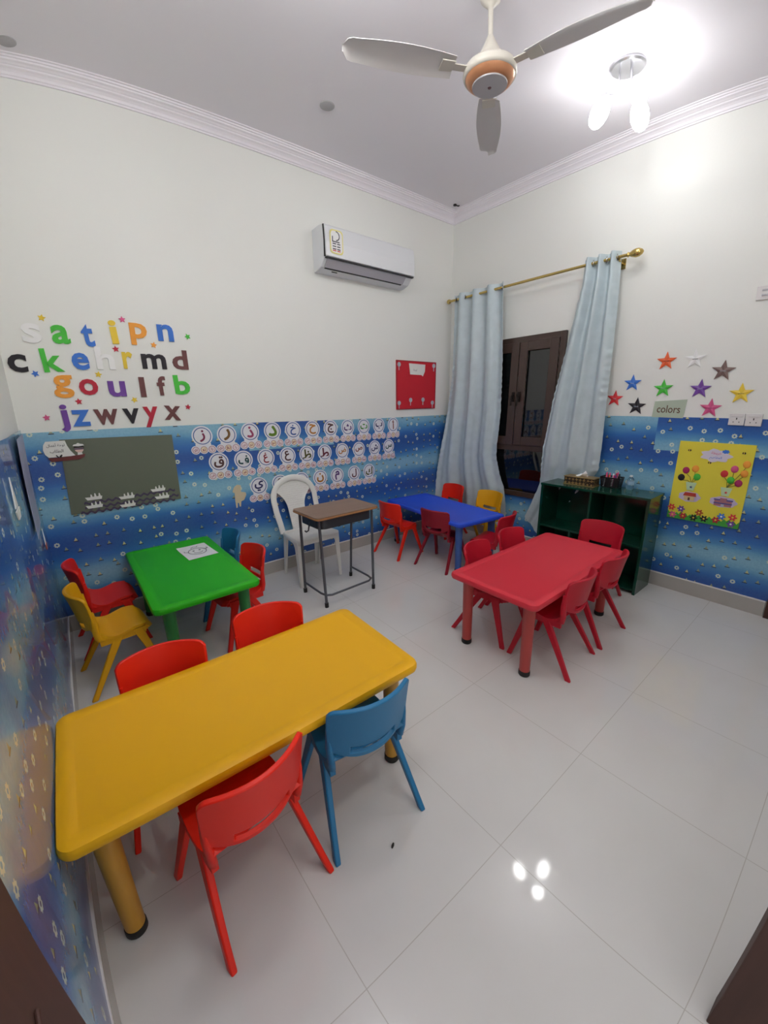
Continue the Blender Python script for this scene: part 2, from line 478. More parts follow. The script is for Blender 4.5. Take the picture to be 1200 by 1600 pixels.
# ------------------------------------------------------------------ ceiling fixtures
M_cover = mat('ceiling_cover_plastic', (176, 174, 176), 0.5)
for i, (x, y) in enumerate(((-3.881, -0.20), (-2.055, -0.642))):
    o = part('ceiling_cover_plate', MB().lathe([(0.052, 0), (0.052, -0.004), (0.046, -0.008), (0.0, -0.009)]), M_cover, M=Matrix.Translation((x, y, H)), smooth=40)
    tag(o, ['small round grey cover plate on the ceiling at the far left, by the cornice', 'small round grey cover plate on the ceiling left of the fan, above the air conditioner'][i], 'ceiling cover')
o = part('ceiling_hook', MB().tube([(0, 0, 0), (0, 0, -0.012)], 0.018, 12).tube([(0, 0, -0.006), (0.03, -0.02, -0.014), (0.045, -0.02, -0.006)], 0.006, 8), mat('black_metal', (25, 24, 26), 0.4, 0.5), M=Matrix.Translation((-0.195, -0.184, H)), smooth=40)
tag(o, 'tiny black hook on the ceiling in the far corner of the room', 'hook')

M_fan = mat('cream_fan_enamel', (205, 200, 190), 0.35)
M_blade = mat('grey_fan_blade', (205, 202, 202), 0.5)
M_gold = mat('copper_band', (196, 138, 100), 0.3, 0.35)
fan = thing('ceiling_fan', 'cream ceiling fan with three grey blades and a copper banded motor', 'ceiling fan', Matrix.Translation((-1.867, -1.908, 0)))
part('canopy', MB().lathe([(0.012, H - 0.09), (0.05, H - 0.05), (0.062, H - 0.01), (0.062, H)]), M_fan, fan, smooth=40)
part('rod', MB().tube([(0, 0, H - 0.05), (0, 0, 3.40)], 0.0125, 16), M_fan, fan, smooth=40)
part('motor_housing', MB().lathe([(0.014, 3.43), (0.022, 3.415), (0.036, 3.385), (0.056, 3.345), (0.080, 3.312), (0.108, 3.292), (0.128, 3.282), (0.136, 3.268), (0.138, 3.250), (0.134, 3.238), (0.126, 3.234)], 48), M_fan, fan, smooth=50)
part('motor_band', MB().lathe([(0.127, 3.236), (0.120, 3.222), (0.104, 3.208), (0.090, 3.203)], 48), M_gold, fan, smooth=50)
cv = part('motor_cover', MB().lathe([(0.091, 3.206), (0.089, 3.197), (0.06, 3.193), (0.0, 3.192)], 48), mat('fan_cover_grey', (178, 176, 180), 0.35), fan, smooth=50)
part('badge', MB().lathe([(0.010, 3.193), (0.008, 3.189), (0.0, 3.188)], 16), mat('maroon_badge', (96, 52, 60), 0.4), cv, smooth=40)
for ang in (38, 153, 282):
    def bl(u, v, _a=0):
        r = 0.20 + 0.565 * u; w = (0.058 + 0.018 * math.sin(PI * min(1, u * 1.15))) * (1 if u < 0.9 else math.sqrt(max(0.0, 1 - ((u - 0.9) / 0.1002) ** 2)))
        t = (v - 0.5) * 2
        return (r, w * t, 3.268 + 0.013 * t - 0.010 * t * t + 0.012 * u)
    b = part('blade', MB().shell(bl, 24, 8, 0.003), M_blade, fan, Matrix.Rotation(math.radians(ang), 4, 'Z'), smooth=50)
    arm = MB().box(0.12, 0.26, -0.022, 0.022, 3.258, 3.264).box(0.20, 0.27, -0.04, 0.04, 3.256, 3.262)
    part('blade_bracket', arm, M_fan, fan, Matrix.Rotation(math.radians(ang), 4, 'Z'), bevel=0.002)

M_chrome = mat('chrome', (215, 215, 220), 0.25, 0.8)
def lamp(cx, cy, label, bulb, rot=0):
    M_shade = mat('lit_glass_shade_%d' % bulb, (255, 252, 246), 0.3, emit=bulb)
    M_shade.node_tree.nodes['Principled BSDF'].inputs['Emission Color'].default_value = (0.985, 0.985, 0.975, 1)
    L = thing('ceiling_light', label, 'ceiling light', Matrix.Translation((cx, cy, 0)) @ Matrix.Rotation(rot, 4, 'Z'))
    part('ceiling_plate', MB().lathe([(0.105, H), (0.105, H - 0.012), (0.095, H - 0.022), (0.0, H - 0.024)], 40), M_chrome, L, smooth=40)
    for ang, tilt in ((118, 22), (-12, 20), (229, 22)):
        a = math.radians(ang); c, s_ = math.cos(a), math.sin(a)
        P = lambda r, z: (c * r, s_ * r, z)
        part('arm', MB().tube([P(0.045, H - 0.02), P(0.046, 3.54), P(0.052, 3.505), P(0.075, 3.49), P(0.10, 3.495), P(0.115, 3.49)], 0.006, 10), M_chrome, L, smooth=50)
        T = Matrix.Translation(P(0.118, 3.487)) @ Matrix.Rotation(a, 4, 'Z') @ Matrix.Rotation(math.radians(-tilt), 4, 'Y')
        part('shade_ring', MB().lathe([(0.008, 0.02), (0.026, 0.012), (0.036, 0.0), (0.037, -0.012), (0.033, -0.016)], 28), M_chrome, L, T, smooth=50)
        part('glass_shade', MB().lathe([(0.030, -0.012), (0.044, -0.035), (0.054, -0.07), (0.055, -0.105), (0.047, -0.14), (0.034, -0.165), (0.015, -0.178), (0.0, -0.18)], 28), M_shade, L, T, smooth=60)
    return L
lamp(-0.80, -2.15, 'three armed chrome ceiling light with glowing glass shades, in the right corner of the ceiling', BULB[0])
lamp(-2.95, -2.15, 'second three armed chrome ceiling light, on the left half of the ceiling', BULB[1])

tl_ = thing('fill_tube_light', 'added fill light in tube form, out of view on the wall above the doorway', 'tube light', Matrix.Translation((-2.78, YF, 2.9)))  # unseen fill light, added to raise the room's brightness
part('housing', MB().box(-0.62, 0.62, 0.001, 0.05, -0.03, 0.03), mat('white_housing', (228, 228, 228), 0.4), tl_, bevel=0.005)
part('tube', MB().tube([(-0.59, 0.075, 0), (0.59, 0.075, 0)], 0.014, 16), mat('fill_tube', (255, 253, 246), 0.4, emit=FILL_TUBE), tl_, smooth=40)
for a, b in ((-0.62, -0.59), (0.59, 0.62)): part('end_cap', MB().box(a, b, 0.05, 0.095, -0.02, 0.02), mat('white_housing'), tl_)

# ------------------------------------------------------------------ air conditioner
M_ac = mat('white_ac_plastic', (222, 224, 228), 0.3)
M_ac2 = mat('grey_ac_plastic', (176, 174, 182), 0.35)
M_black = mat('black_gap', (22, 22, 24), 0.5)
ac = thing('air_conditioner', 'white split air conditioner unit high on the back wall', 'air conditioner', Matrix.Translation((-1.34, 0, 0)))
def extr(prof, x0, x1):
    n = len(prof); v = [(x0, y, z) for y, z in prof] + [(x1, y, z) for y, z in prof]
    return MB().add(v, [tuple(range(n)), tuple(range(n, 2 * n))] + [(k, (k + 1) % n, n + (k + 1) % n, n + k) for k in range(n)])
W = 0.52
part('body', extr([(-0.001, 3.095), (-0.12, 3.10), (-0.19, 3.088), (-0.203, 2.86), (-0.19, 2.835), (-0.13, 2.775), (-0.05, 2.755), (-0.001, 2.755)], -W, W), M_ac, ac, bevel=0.008, seg=3)
part('front_panel', extr([(-0.19, 3.092), (-0.212, 3.07), (-0.226, 2.95), (-0.222, 2.842), (-0.205, 2.838), (-0.196, 3.0)], -W + 0.006, W), M_ac, ac, bevel=0.004)
part('front_gap', MB().box(-W + 0.01, W - 0.005, -0.214, -0.19, 2.828, 2.836), M_black, ac)
part('side_gap', extr([(-0.186, 3.085), (-0.198, 3.085), (-0.206, 2.96), (-0.203, 2.84), (-0.19, 2.84), (-0.196, 2.96)], -W - 0.002, -W + 0.01), M_black, ac)
fl = part('air_flap', extr([(-0.196, 2.828), (-0.140, 2.772), (-0.136, 2.776), (-0.190, 2.832)], -W + 0.03, W - 0.09), M_ac2, ac)
part('flap_slot', extr([(-0.137, 2.7745), (-0.122, 2.7665), (-0.120, 2.772), (-0.134, 2.779)], -W + 0.04, W - 0.10), M_black, ac)
st = part('energy_sticker', MB().prism(rrect(0.135, 0.185, 0.03), 0, 0.001), mat('yellow_sticker', (224, 214, 130), 0.4), ac,
          Matrix.Translation((-0.41, -0.2275, 2.958)) @ Matrix(((1, 0, 0), (0, 0, -1), (0, 1, 0))).to_4x4(), label='yellow energy rating sticker')
part('sticker_face', MB().prism(rrect(0.115, 0.165, 0.03), 0.001, 0.0018), mat('white_paper', (232, 232, 232), 0.6), st)
sg = MB()
for k in range(14):
    a = PI * (0.5 - k / 13); a2 = PI * (0.5 - (k + 1) / 13)
    if k < 13:
        sg.prism([(0.0 + 0.030 * math.cos(a) - 0.005, 0.045 + 0.030 * math.sin(a)), (0.038 * math.cos(a) - 0.005, 0.045 + 0.038 * math.sin(a)), (0.038 * math.cos(a2) - 0.005, 0.045 + 0.038 * math.sin(a2)), (0.030 * math.cos(a2) - 0.005, 0.045 + 0.030 * math.sin(a2))], 0.0018, 0.0026)
sg.box(-0.045, 0.03, -0.004, 0.004, 0.0018, 0.0026); sg.box(-0.045, -0.037, 0.0, 0.04, 0.0018, 0.0026)
for k in range(3): sg.box(-0.042, -0.006, -0.020 - 0.02 * k, -0.012 - 0.02 * k, 0.0018, 0.0026); sg.box(0.004, 0.036, -0.020 - 0.02 * k, -0.012 - 0.02 * k, 0.0018, 0.0026)
part('sticker_print', sg, mat('dark_print', (50, 50, 60), 0.6), st)
part('sticker_print', MB().box(-0.042, -0.006, -0.074, -0.064, 0.0018, 0.0026).box(0.004, 0.036, -0.074, -0.064, 0.0018, 0.0026), mat('red_print', (205, 100, 100), 0.6), st)
part('badge', MB().box(-0.06, 0.0, -0.165, -0.164, 2.812, 2.820), M_black, ac, Matrix.Translation((-0.33, 0.07, -0.053)))

# ------------------------------------------------------------------ curtains and rod
M_brass = mat('brass', (205, 180, 110), 0.22, 0.9)
rod = thing('curtain_rod', 'brass curtain rod with oval finials above the window', 'curtain rod', Matrix.Translation((0, 0, 0)))
part('pole', MB().tube([(-0.10, -0.075, 2.735), (-0.10, -1.96, 2.735)], 0.0125, 16), M_brass, rod, smooth=40)
for y, sg_ in ((-0.075, 1), (-1.96, -1)):
    if sg_ > 0: pr = [(0.012, 0), (0.02, 0.01), (0.026, 0.028), (0.022, 0.045), (0.0, 0.05)]
    else: pr = [(0.012, 0.0), (0.02, 0.008), (0.014, 0.02), (0.024, 0.038), (0.033, 0.065), (0.031, 0.09), (0.02, 0.112), (0.008, 0.122), (0.0, 0.125)]
    part('finial', MB().lathe(pr, 20), M_brass, rod, Matrix.Translation((-0.10, y, 2.735)) @ Matrix.Rotation(-sg_ * PI / 2, 4, 'X'), smooth=50)
for y in (-0.24, -1.90):
    part('bracket', MB().tube([(-0.002, y, 2.70), (-0.06, y, 2.70), (-0.10, y, 2.718)], 0.008, 10).box(-0.008, -0.001, y - 0.02, y + 0.02, 2.66, 2.74), M_brass, rod, smooth=40)

def interp(tab, z):
    if z >= tab[0][0]: return tab[0][1:]
    for a, b in zip(tab, tab[1:]):
        if z >= b[0]:
            t = (a[0] - z) / (a[0] - b[0]); t = t
            return tuple(a[k] + (b[k] - a[k]) * t for k in range(1, len(a)))
    return tab[-1][1:]
def satin(name):
    n = NB(name, 0.38, 0.5)
    w = n.noise(n.comb(n.M('MULTIPLY', n.y, 6), n.M('MULTIPLY', n.z, 5)), 2.5, 3)
    n.nt.links.new(n.mix(w, lin(176, 190, 196), lin(198, 212, 218)), n.b.inputs['Base Color'])
    bp = n.nt.nodes.new('ShaderNodeBump'); bp.inputs['Strength'].default_value = 0.22; bp.inputs['Distance'].default_value = 0.006
    n.nt.links.new(n.noise(n.comb(n.M('MULTIPLY', n.y, 14), n.M('MULTIPLY', n.z, 18)), 1.0, 4), bp.inputs['Height'])
    n.nt.links.new(bp.outputs['Normal'], n.b.inputs['Normal'])
    return n.m
M_satin = satin('pale_blue_satin')
def curtain(tab, nf, flare, zt, botfn, ph=0.0, seed=1):
    rnd = random.Random(seed); off = [rnd.uniform(-.35, .35) for _ in range(8)]
    def fn(u, v):
        zb = botfn(u); z = zb + (zt - zb) * v
        yl, yr, xc, am = interp(tab, z)
        xc -= flare * max(0, 1 - u * 3.6) * max(0, min(1, (1.9 - z) / 1.5))
        sag = (1 - v)
        uu = u + 0.018 * math.sin(7 * u + 5 * sag + ph)
        y = yl + (yr - yl) * uu
        w = math.sin(2 * PI * nf * uu + ph + 0.9 * sag * math.sin(4 * u + ph)) + 0.35 * math.sin(2 * PI * nf * 2.3 * uu + 2 * sag + off[0]) * sag
        puck = 0.006 * (math.sin(52 * z + 9 * math.sin(7 * z)) + 0.5 * math.sin(97 * z)) * (math.exp(-((u - 0.02) / 0.045) ** 2) + math.exp(-((u - 0.96) / 0.05) ** 2)) * (1 if z < 2.6 else 0)
        return (xc + am * w + puck, y, z)
    return MB().shell(fn, 110, 150, 0.002)
# columns: height, left edge y, right edge y, distance from wall, fold depth
tabL = [(2.80, -0.115, -0.79, -0.105, 0.035), (2.6, -0.115, -0.80, -0.11, 0.035), (2.1, -0.115, -0.84, -0.12, 0.035), (1.5, -0.10, -0.865, -0.12, 0.035), (1.15, -0.075, -0.845, -0.115, 0.032),
        (1.0, -0.06, -0.845, -0.11, 0.03), (0.8, -0.04, -0.90, -0.10, 0.028), (0.65, -0.03, -0.96, -0.085, 0.024), (0.45, -0.03, -0.985, -0.065, 0.02), (0.1, -0.03, -0.99, -0.055, 0.014)]
tabR = [(2.80, -1.60, -1.90, -0.105, 0.035), (2.6, -1.595, -1.91, -0.11, 0.035), (2.2, -1.53, -1.93, -0.12, 0.035), (1.64, -1.44, -1.95, -0.125, 0.035), (1.15, -1.385, -1.96, -0.115, 0.03),
        (0.97, -1.38, -1.95, -0.10, 0.022), (0.86, -1.375, -1.88, -0.075, 0.014), (0.75, -1.36, -1.80, -0.055, 0.011), (0.5, -1.27, -1.66, -0.045, 0.010), (0.3, -1.19, -1.54, -0.04, 0.009), (0.1, -1.14, -1.50, -0.035, 0.009)]
M_ring = mat('grey_metal_eyelet', (150, 148, 140), 0.25, 0.9)
for tab, nf, ph, seed, bot, lab in ((tabL, 3.5, 0.4, 1, lambda u: 0.12, 'pale blue satin curtain hanging on the left side of the window'),
                               (tabR, 3.0, 1.2, 2, lambda u: 0.36 - 0.26 * u, 'pale blue satin curtain swept aside and tucked behind the green shelf unit')):
    t = thing('curtain', lab, 'curtain')
    part('cloth', curtain(tab, nf, 0.15 if seed == 1 else 0.0, 2.785, bot, ph, seed), M_satin, t, smooth=80)
    yl, yr = tab[0][1], tab[0][2]
    ys = [-0.155, -0.29, -0.45, -0.60, -0.775] if yl > -1 else [-1.63, -1.69, -1.745, -1.80, -1.885]
    for y in ys:
        e = ring_mb(MB(), 0.0135, 0.026, -0.003, 0.003, n=24)
        part('eyelet', e, M_ring, t, Matrix.Translation((-0.10, y, 2.735)) @ Matrix.Rotation(PI / 2, 4, 'X') @ Matrix.Rotation(0.5, 4, 'Y'), smooth=40)

# ------------------------------------------------------------------ furniture: tables
PL = dict(rough=0.42, bump=0.12, bscale=420, spec=0.35)
M_tab = {'yellow': mat('yellow_table_plastic', (226, 168, 6), **PL), 'red': mat('red_table_plastic', (208, 50, 64), **PL),
         'blue': mat('blue_table_plastic', (42, 82, 214), **PL), 'green': mat('green_table_plastic', (40, 174, 14), **PL)}
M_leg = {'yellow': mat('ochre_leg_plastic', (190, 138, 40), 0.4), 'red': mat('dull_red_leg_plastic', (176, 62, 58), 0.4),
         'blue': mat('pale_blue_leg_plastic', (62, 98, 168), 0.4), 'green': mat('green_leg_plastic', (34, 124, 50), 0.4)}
M_rub = mat('black_rubber', (26, 24, 24), 0.6)
def table(color, x, y, rz, label, L=1.26, Wd=0.613, h=0.527):
    t = thing('childrens_table', label, 'table', pose(x, y, 0, rz))
    top = MB(); th = 0.042; prof = [(-0.022, 0.0), (-0.004, 0.004), (0.0, 0.014), (0.0, 0.028), (-0.005, 0.038), (-0.016, th), (-0.05, th), (-0.054, th - 0.0022)]
    rings = []
    for (d, z) in prof:
        rings.append([(px, py, h - th + z) for px, py in rrect(L + 2 * d, Wd + 2 * d, max(0.012, 0.045 + d), 7)])
    n = len(rings[0]); v = [p for r in rings for p in r]; f = []
    for i in range(len(rings) - 1):
        for k in range(n): f.append((i * n + k, i * n + (k + 1) % n, (i + 1) * n + (k + 1) % n, (i + 1) * n + k))
    f += [tuple(range(n))[::-1], tuple((len(rings) - 1) * n + k for k in range(n))]
    top.add(v, f)
    part('tabletop', top, M_tab[color], t, smooth=28)
    for sx in (-1, 1):
        for sy in (-1, 1):
            lx, ly = sx * (L / 2 - 0.10), sy * (Wd / 2 - 0.088)
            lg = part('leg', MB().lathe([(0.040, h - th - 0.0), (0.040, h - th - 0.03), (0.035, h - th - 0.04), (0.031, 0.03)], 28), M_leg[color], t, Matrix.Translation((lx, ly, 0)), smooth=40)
            part('foot_cap', MB().lathe([(0.0325, 0.034), (0.034, 0.028), (0.034, 0.006), (0.030, 0.0)], 28), M_rub, lg, smooth=40)
    return t
table('yellow', -3.490, -2.141, -0.014, 'large yellow plastic table in the foreground beside the left wall')
table('red', -1.442, -2.210, 0.017, 'red plastic table on the right in front of the green shelf unit')
table('blue', -0.853, -0.700, PI / 2 - 0.11, 'blue plastic table at the back by the curtains')
table('green', -3.384, -0.606, PI / 2 + 0.004, 'green plastic table at the left under the grey display board', L=1.185)

# ------------------------------------------------------------------ furniture: small chairs
CH = {'orange': (226, 34, 10), 'scarlet': (214, 30, 20), 'yellow': (222, 162, 12), 'teal': (36, 112, 158), 'crimson': (182, 20, 42), 'maroon': (140, 14, 36)}
def seat_mb():
    def fn(u, v):
        s = (u - 0.5) * 2
        y = -0.112 + 0.292 * v
        hw = 0.150 + 0.012 * math.sin(PI * min(1, v * 1.1))
        rc = 1 - 0.06 * max(0, (v - 0.9) / 0.1) ** 2
        z = 0.338 + 0.055 * math.exp(-v * 9) + 0.006 * s * s - 0.012 * math.sin(PI * min(1, max(0, (v - 0.05) / 0.6))) + 0.012 * math.sin(PI * max(0, (v - 0.35) / 0.65)) - 0.035 * max(0, (v - 0.86) / 0.14) ** 2
        y -= 0.02 * max(0, abs(s) - 0.8) / 0.2 * (1 if v > 0.9 else 0)
        return (hw * s * rc, y, z)
    m = MB().shell(fn, 20, 24, 0.016)
    for s in (-1, 1):      # side rails under the seat
        m.box(s * 0.147 - 0.011, s * 0.147 + 0.011, -0.10, 0.135, 0.296, 0.334)
    m.box(-0.14, 0.14, 0.135, 0.150, 0.300, 0.330)
    return m
def back_mb():
    def fn(u, v):
        s = (u - 0.5) * 2
        k = max(0, (abs(s) - 0.80) / 0.20)
        zt = 0.622 - 0.008 * s * s - 0.020 * k ** 3
        zb = 0.380 + 0.055 * abs(s) ** 2.6
        z = zb + (zt - zb) * v
        hw = 0.158 + 0.008 * (z - 0.4) / 0.22
        y = -0.092 - 0.022 * (z - 0.40) / 0.22 - 0.066 * (1 - s * s) * (0.75 + 0.25 * v) - 0.006 * v ** 4
        return (-hw * s, y, z)
    return MB().shell(fn, 40, 22, 0.017, skip=lambda u, v: 0.22 < u < 0.78 and 0.09 < v < 0.22)
def post_mb(s):
    P = [(s * 0.147, -0.070, 0.325), (s * 0.150, -0.102, 0.340), (s * 0.154, -0.108, 0.38), (s * 0.159, -0.106, 0.44), (s * 0.161, -0.108, 0.52)]
    return MB().tube(P, [(0.015, 0.011), (0.017, 0.013), (0.017, 0.013), (0.017, 0.011), (0.010, 0.006)], 12, flat=(0, 1, 0))
def leg_mb(s, f):
    top = Vector((s * 0.146, 0.095 if f > 0 else -0.005, 0.325)); bot = Vector((s * 0.192, f * 0.192, 0.0))
    v = []
    for (p, a, b) in ((top, 0.026, 0.012), (top.lerp(bot, 0.35), 0.021, 0.0115), (top.lerp(bot, 0.8), 0.016, 0.011), (bot, 0.016, 0.011)):
        v += [(p.x - b, p.y - a, p.z), (p.x + b, p.y - a, p.z), (p.x + b, p.y + a, p.z), (p.x - b, p.y + a, p.z)]
    fc = [(0, 1, 2, 3), (12, 13, 14, 15)]
    for i in range(3):
        for k in range(4): fc.append((4 * i + k, 4 * i + (k + 1) % 4, 4 * i + 4 + (k + 1) % 4, 4 * i + 4 + k))
    return MB().add(v, fc)
def make_chair(color, label, M, group=None):
    m = mat(color + '_chair_plastic', CH[color], 0.40, bump=0.08, bscale=420, spec=0.35)
    t = thing('childrens_chair', label, 'chair', M, group)
    part('seat', seat_mb(), m, t, smooth=50, bevel=0.004)
    part('backrest', back_mb(), m, t, smooth=50, bevel=0.004)
    for s in (-1, 1):
        part('back_post', post_mb(s), m, t, smooth=50)
        for f in (-1, 1): part('leg', leg_mb(s, f), m, t, smooth=30, bevel=0.005)
    return t
R = math.radians
chairs = [
    ('orange', -3.655, -2.425, 9, 'orange red chair tucked into the near side of the yellow table, nearest the left wall', None),
    ('teal', -3.190, -2.415, -7, 'blue chair pushed in at the near side of the yellow table', None),
    ('orange', -3.756, -1.915, 172, 'orange red chair behind the yellow table, the one nearer the left wall', None),
    ('orange', -3.286, -1.870, 165, 'orange red chair behind the yellow table, the one further from the left wall', None),
    ('scarlet', -3.870, -0.310, -87, 'red chair between the left wall and the green table, behind the yellow chair', None),
    ('yellow', -3.865, -0.800, -84, 'yellow chair between the left wall and the green table', None),
    ('scarlet', -3.110, -0.830, 96, 'orange red chair at the right side of the green table, near the white plastic chair', None),
    ('teal', -3.110, -0.325, 91, 'blue chair at the far right side of the green table, partly hidden', None),
    ('orange', -1.235, -0.425, -86, 'bright orange chair at the left side of the blue table, next to the school desk', None),
    ('maroon', -1.110, -0.965, -82, 'dark maroon chair at the left side of the blue table, near its front leg', None),
    ('orange', -0.330, -0.310, 88, 'orange chair behind the blue table in front of the left curtain', None),
    ('yellow', -0.335, -0.860, 88, 'yellow chair behind the blue table below the window', None),
    ('crimson', -0.880, -1.400, 12, 'crimson chair at the near end of the blue table, seen from its side', None),
    ('crimson', -1.690, -1.985, 188, 'crimson chair on the far side of the red table, at its left end', None),
    ('crimson', -1.255, -1.965, 181, 'crimson chair on the far side of the red table, at its right end', None),
    ('crimson', -0.655, -2.210, 90, 'crimson chair at the right end of the red table, back to the green shelf unit', None),
    ('crimson', -1.650, -2.435, 4, 'crimson chair on the near side of the red table, at its left end', None),
    ('crimson', -1.165, -2.430, 0, 'crimson chair on the near side of the red table, at its right end', None),
]
protos = {}
for col, x, y, a, lab, g in chairs:
    M = pose(x, y, 0, R(a))
    if col in protos: copy_tree(protos[col], M, lab, g)
    else: protos[col] = make_chair(col, lab, M, g)

# ------------------------------------------------------------------ white stacking chair
M_wp = mat('white_chair_plastic', (226, 226, 222), 0.35)
def mesh_pattern(name):
    n = NB(name, 0.35); n.b.inputs['Base Color'].default_value = lin(226, 226, 222)
    v = n.nt.nodes.new('ShaderNodeTexVoronoi'); v.inputs['Scale'].default_value = 48; v.inputs['Randomness'].default_value = 0.3
    n.nt.links.new(n.obj, v.inputs['Vector'])
    bp = n.nt.nodes.new('ShaderNodeBump'); bp.inputs['Strength'].default_value = 0.9; bp.inputs['Distance'].default_value = 0.004
    n.nt.links.new(v.outputs['Distance'], bp.inputs['Height']); n.nt.links.new(bp.outputs['Normal'], n.b.inputs['Normal'])
    return n.m
M_wpp = mesh_pattern('white_dimpled_plastic')
wc = thing('plastic_chair', 'white moulded plastic chair against the wallpaper behind the school desk', 'chair', pose(-2.262, -0.300, 0, R(181)))
# front is local +y
def ws(u, v):
    s = (u - 0.5) * 2; y = -0.165 + 0.37 * v
    hw = (0.185 + 0.035 * v) * (1 - 0.10 * max(0, (v - 0.8) / 0.2) ** 2)
    return (hw * s, y, 0.440 + 0.012 * v - 0.012 * (1 - s * s) - 0.03 * max(0, (v - 0.85) / 0.15) ** 2)
part('seat', MB().shell(ws, 24, 20, 0.008), M_wpp, wc, smooth=50)
ap = MB()
ap.tube([(-0.185, -0.165, 0.425), (-0.220, 0.16, 0.425), (-0.19, 0.205, 0.422), (0.19, 0.205, 0.422), (0.220, 0.16, 0.425), (0.185, -0.165, 0.425), (-0.185, -0.165, 0.425)], [(0.024, 0.008)] * 7, 12, flat=(0, 0, 1))
part('apron', ap, M_wp, wc, smooth=60)
arch = []
for k in range(25):
    t = k / 24; a = PI * t
    x = 0.215 * math.cos(a); z = 0.735 + 0.205 * math.sin(a) ** 0.9
    arch.append((x, -0.235 - 0.03 * (z - 0.735) / 0.2, z))
arch = [(0.188, -0.155, 0.43), (0.198, -0.175, 0.52), (0.212, -0.205, 0.63)] + arch + [(-0.212, -0.205, 0.63), (-0.198, -0.175, 0.52), (-0.188, -0.155, 0.43)]
part('back_frame', MB().tube(arch, [(0.028, 0.011)] * len(arch), 14, flat=(1, 0, 0)), M_wp, wc, smooth=60)
def wspl(u, v):
    s = (u - 0.5) * 2; z = 0.435 + 0.485 * v
    hw = 0.078 + 0.020 * v + 0.115 * max(0, (v - 0.45) / 0.40) ** 2.0
    if v > 0.62: hw = min(hw, 0.205 * math.sqrt(max(0.02, 1 - ((z - 0.735) / 0.215) ** 2)) + 0.012)
    y = -0.160 - 0.075 * min(1, v / 0.62) - 0.03 * max(0, (v - 0.62) / 0.38)
    return (-hw * s, y - 0.012 * (1 - s * s), z)
part('back_splat', MB().shell(wspl, 20, 36, 0.006), M_wpp, wc, smooth=60)
for sx, sy, bx, by in ((-1, 1, 0.205, 0.195), (1, 1, 0.205, 0.195), (-1, -1, 0.175, -0.195), (1, -1, 0.175, -0.195)):
    tx, ty = (0.205, 0.165) if sy > 0 else (0.175, -0.145)
    def wleg(u, v, sx=sx, sy=sy, bx=bx, by=by, tx=tx, ty=ty):
        w = 0.050 * (1 - v) + 0.026 * v
        w = w * (1 + 1.1 * max(0, 1 - v / 0.16) ** 2)
        cx = sx * (tx + (bx - tx) * v); cy = ty + (by - ty) * v; z = 0.43 * (1 - v)
        q = (u - 0.5) * 2
        if q < 0: return (cx + sx * 0.012, cy + (-q) * w * (-1 if sy > 0 else 1) + 0.012 * sy, z)
        return (cx - q * w * sx + sx * 0.012, cy + 0.012 * sy, z)
    part('leg', MB().shell(wleg, 8, 14, 0.006), M_wp, wc, smooth=30)

# ------------------------------------------------------------------ school desk
M_desktop = wood_mat('worn_wood_laminate', (118, 92, 72), (146, 118, 96), 0.35, 'x', 0.6)
M_edge = wood_mat('wood_edge', (150, 104, 62), (168, 120, 76), 0.45, 'x', 0.6)
M_steel = mat('grey_painted_steel', (92, 94, 100), 0.35, 0.5)
M_dark = mat('dark_grey_steel', (66, 68, 74), 0.4, 0.4)
dk = thing('school_desk', 'small wooden topped school desk on grey tube legs in front of the white chair', 'desk', pose(-2.235, -0.770, 0, R(1)))
tp = part('desktop', MB().prism(rrect(0.61, 0.41, 0.035), 0.762, 0.777), M_desktop, dk)
part('edge_band', MB().prism(rrect(0.618, 0.418, 0.039), 0.754, 0.768), M_edge, tp, bevel=0.003)
tray = MB().prism(rrect(0.52, 0.34, 0.06), 0.665, 0.669)
o_ = rrect(0.52, 0.34, 0.06); i_ = rrect(0.514, 0.334, 0.057)
n = len(o_); v = [(x, y, z) for z in (0.665, 0.754) for (x, y) in o_] + [(x, y, z) for z in (0.665, 0.754) for (x, y) in i_]
f = []
for k in range(n):
    if i_[k][1] > 0.165 and i_[(k + 1) % n][1] > 0.165: continue      # open towards the sitter
    k2 = (k + 1) % n
    f += [(k, k2, n + k2, n + k), (2 * n + k, 3 * n + k, 3 * n + k2, 2 * n + k2), (n + k, n + k2, 3 * n + k2, 3 * n + k)]
tray.add(v, f)
part('book_tray', tray, M_dark, dk, smooth=40)
tl, tr_ = 0.265, 0.255
for sx in (-1, 1):
    for sy, fy in ((-1, -0.180), (1, 0.180)):
        lg = part('leg', MB().tube([(sx * 0.262, sy * 0.155, 0.755), (sx * 0.262, sy * 0.155, 0.70), (sx * 0.245, fy, 0.0)], 0.0115, 14), M_steel, dk, smooth=50)
        part('foot_cap', MB().tube([(sx * 0.246, fy * 0.998, 0.038), (sx * 0.245, fy, 0.0)], 0.016, 14), M_rub, lg, smooth=40)
zb = 0.095
part('foot_rail', MB().tube([(-0.247, 0.176, zb), (-0.247, -0.10, zb), (-0.235, -0.16, zb), (-0.19, -0.186, zb), (0.19, -0.186, zb), (0.235, -0.16, zb), (0.247, -0.10, zb), (0.247, 0.176, zb)], 0.009, 12), M_steel, dk, smooth=60)
part('bag_hook', MB().tube([(-0.27, -0.02, 0.70), (-0.28, -0.02, 0.66), (-0.285, -0.02, 0.635), (-0.305, -0.02, 0.628), (-0.315, -0.02, 0.64)], 0.006, 10), M_dark, dk, smooth=60)

